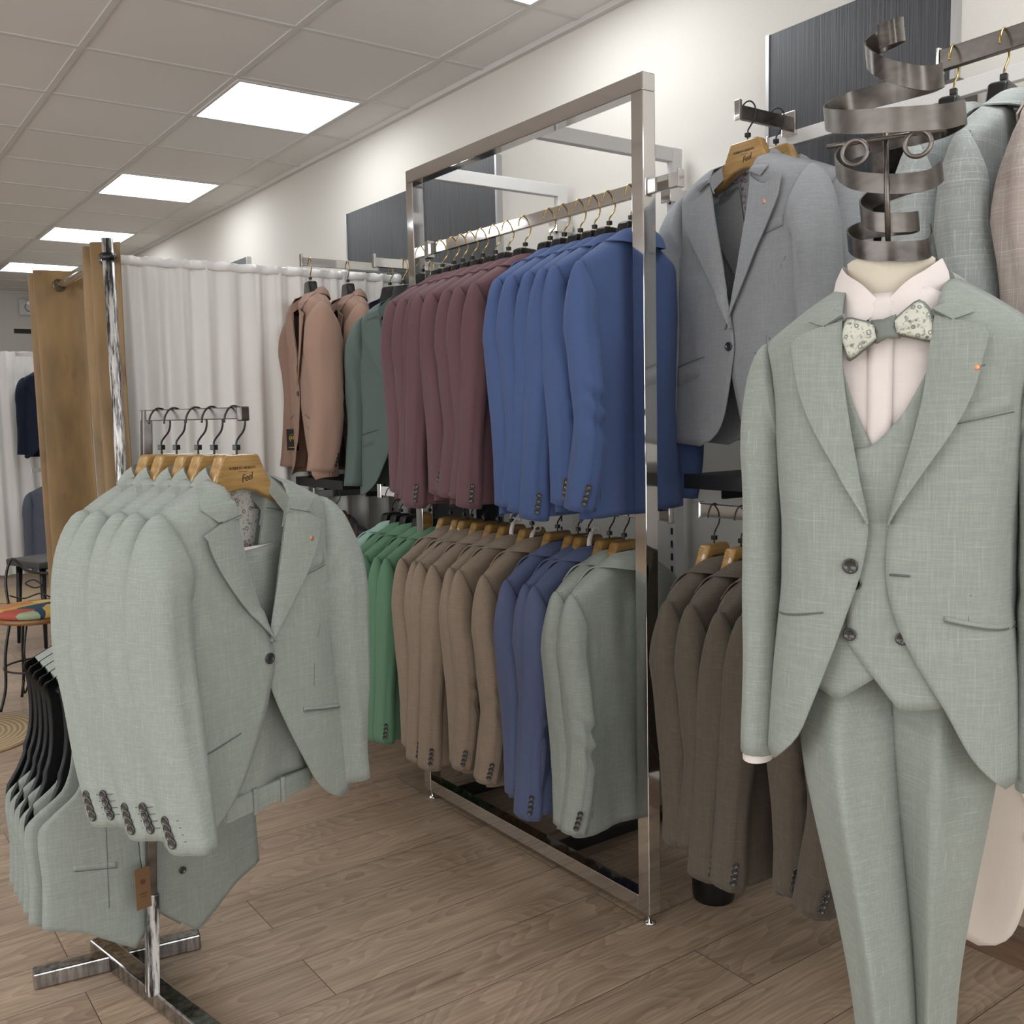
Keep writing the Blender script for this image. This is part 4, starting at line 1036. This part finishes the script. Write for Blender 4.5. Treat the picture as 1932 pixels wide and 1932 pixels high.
# jute rugs, chairs
def jute():
    m, nt, b = new_mat('woven jute')
    tc = coords(nt, (1, 1, 1)); wv = nt.nodes.new('ShaderNodeTexWave'); wv.wave_type = 'RINGS'; wv.rings_direction = 'SPHERICAL'; wv.inputs['Scale'].default_value = 14; wv.inputs['Distortion'].default_value = 1.2
    nt.links.new(tc, wv.inputs['Vector']); n = ntex(nt, tc, 60, 3)
    c = mixcol(nt, n, ramp(nt, wv.outputs['Fac'], .1, .9, srgb(150, 124, 92), srgb(206, 184, 152)), srgb(190, 166, 132)); nt.links.new(c, b.inputs['Base Color']); b.inputs['Roughness'].default_value = .95
    bp = N(nt, 'ShaderNodeBump', Strength=.6, Distance=.004); nt.links.new(wv.outputs['Fac'], bp.inputs['Height']); nt.links.new(bp.outputs[0], b.inputs['Normal']); return m
jm = jute()
for x, y, r, lab in ((.43, 4.83, .36, 'round jute rug at the left picture edge'), (1.34, 8.6, .34, 'far round jute rug behind the wire chair')):
    t = tag(add('jute_rug', MB().lathe([(r, 0), (r+.004, .006), (r-.006, .012), (.0001, .012)], n=48).me(), jm), lab, 'rug'); t.location = (x, y, 0)
ch = thing('wire_chair', 'black wire chair with a patchwork cushion in yellow, red and teal', 'chair', (.87, 5.15, 0), R_(-30))
def patch():
    m, nt, b = new_mat('patchwork cushion'); vo = N(nt, 'ShaderNodeTexVoronoi', Scale=9.0); nt.links.new(coords(nt, (1, 1, .2), loc=(.3, .1, 0)), vo.inputs['Vector'])
    sp = nt.nodes.new('ShaderNodeSeparateColor'); nt.links.new(vo.outputs['Color'], sp.inputs[0]); r = nt.nodes.new('ShaderNodeValToRGB'); r.color_ramp.interpolation = 'CONSTANT'
    cr = r.color_ramp; cr.elements[0].color = srgb(214, 176, 92); cr.elements[1].position = .25; cr.elements[1].color = srgb(176, 84, 66)
    for p, c in ((.42, (34, 72, 96)), (.55, (206, 138, 84)), (.75, (158, 172, 140)), (.88, (220, 196, 120))): e = cr.elements.new(p); e.color = srgb(*c)
    nt.links.new(sp.outputs[0], r.inputs[0]); nt.links.new(r.outputs[0], b.inputs['Base Color']); b.inputs['Roughness'].default_value = .8; return m
add('cushion', MB().lathe([(.17, .452), (.19, .458), (.198, .475), (.185, .488), (.10, .495), (.0001, .497)], n=32).me(), patch(), ch)
add('seat_rim', MB().lathe([(.165, .425), (.19, .430), (.195, .452), (.165, .452)], n=32).me(), wood('seat wood', (120, 80, 40), (150, 104, 58), .4), ch)
for a in (40, 140, 220, 320):
    c_, s_ = math.cos(R_(a)), math.sin(R_(a))
    add('leg', MB().tube(smoothpath([(.13*c_, .13*s_, .43), (.16*c_, .16*s_, .28), (.17*c_, .17*s_, .12), (.20*c_, .20*s_, .01)], 5), .007, 8).me(), BLACKW, ch)
add('stretcher', MB().tube([(.165*math.cos(q*pi/12), .165*math.sin(q*pi/12), .2) for q in range(25)], .005, 6, False).me(), BLACKW, ch)
for k, a in enumerate((90, 270)):
    c_, s_ = math.cos(R_(a)), math.sin(R_(a)); add('scroll', MB().tube(smoothpath([(.15*c_, .15*s_, .42), (.2*c_, .2*s_, .30), (.17*c_, .17*s_, .18), (.22*c_, .22*s_, .12), (.24*c_, .24*s_, .16), (.22*c_, .22*s_, .18)], 5), .0045, 6).me(), BLACKW, ch)
bk = MB()
bk.tube(smoothpath([(-.17, .10, .45), (-.19, .13, .60), (-.16, .15, .70), (-.10, .16, .64), (0, .165, .62), (.10, .16, .64), (.16, .15, .70), (.19, .13, .60), (.17, .10, .45)], 6), .007, 8)
for sd in (-1, 1):
    bk.tube(smoothpath([(0, .17, .50), (.05*sd, .168, .52), (.12*sd, .155, .50), (.18*sd, .135, .52)], 5), .004, 6)
    bk.tube(smoothpath([(0, .17, .48), (.05*sd, .168, .485), (.17*sd, .13, .47)], 5), .004, 6)
    bk.tube(smoothpath([(.03*sd, .168, .56), (.07*sd, .165, .59), (.11*sd, .16, .575), (.07*sd, .165, .55), (.03*sd, .168, .56)], 5), .004, 6)
add('backrest', bk.me(), BLACKW, ch)
st = thing('side_table', 'small dark side table behind the wire chair', 'table', (1.22, 6.6, 0), R_(20))
add('tabletop', MB().box(-.20, .20, -.18, .18, .50, .54).me(), plain('dark grey leather', (66, 64, 62), .5), st, 0, .008)
for x in (-.17, .17):
    for y in (-.15, .15): add('leg', MB().tube([(x*.85, y*.85, .50), (x, y, .01)], [.02, .010], 8).me(), BLACKP, st)
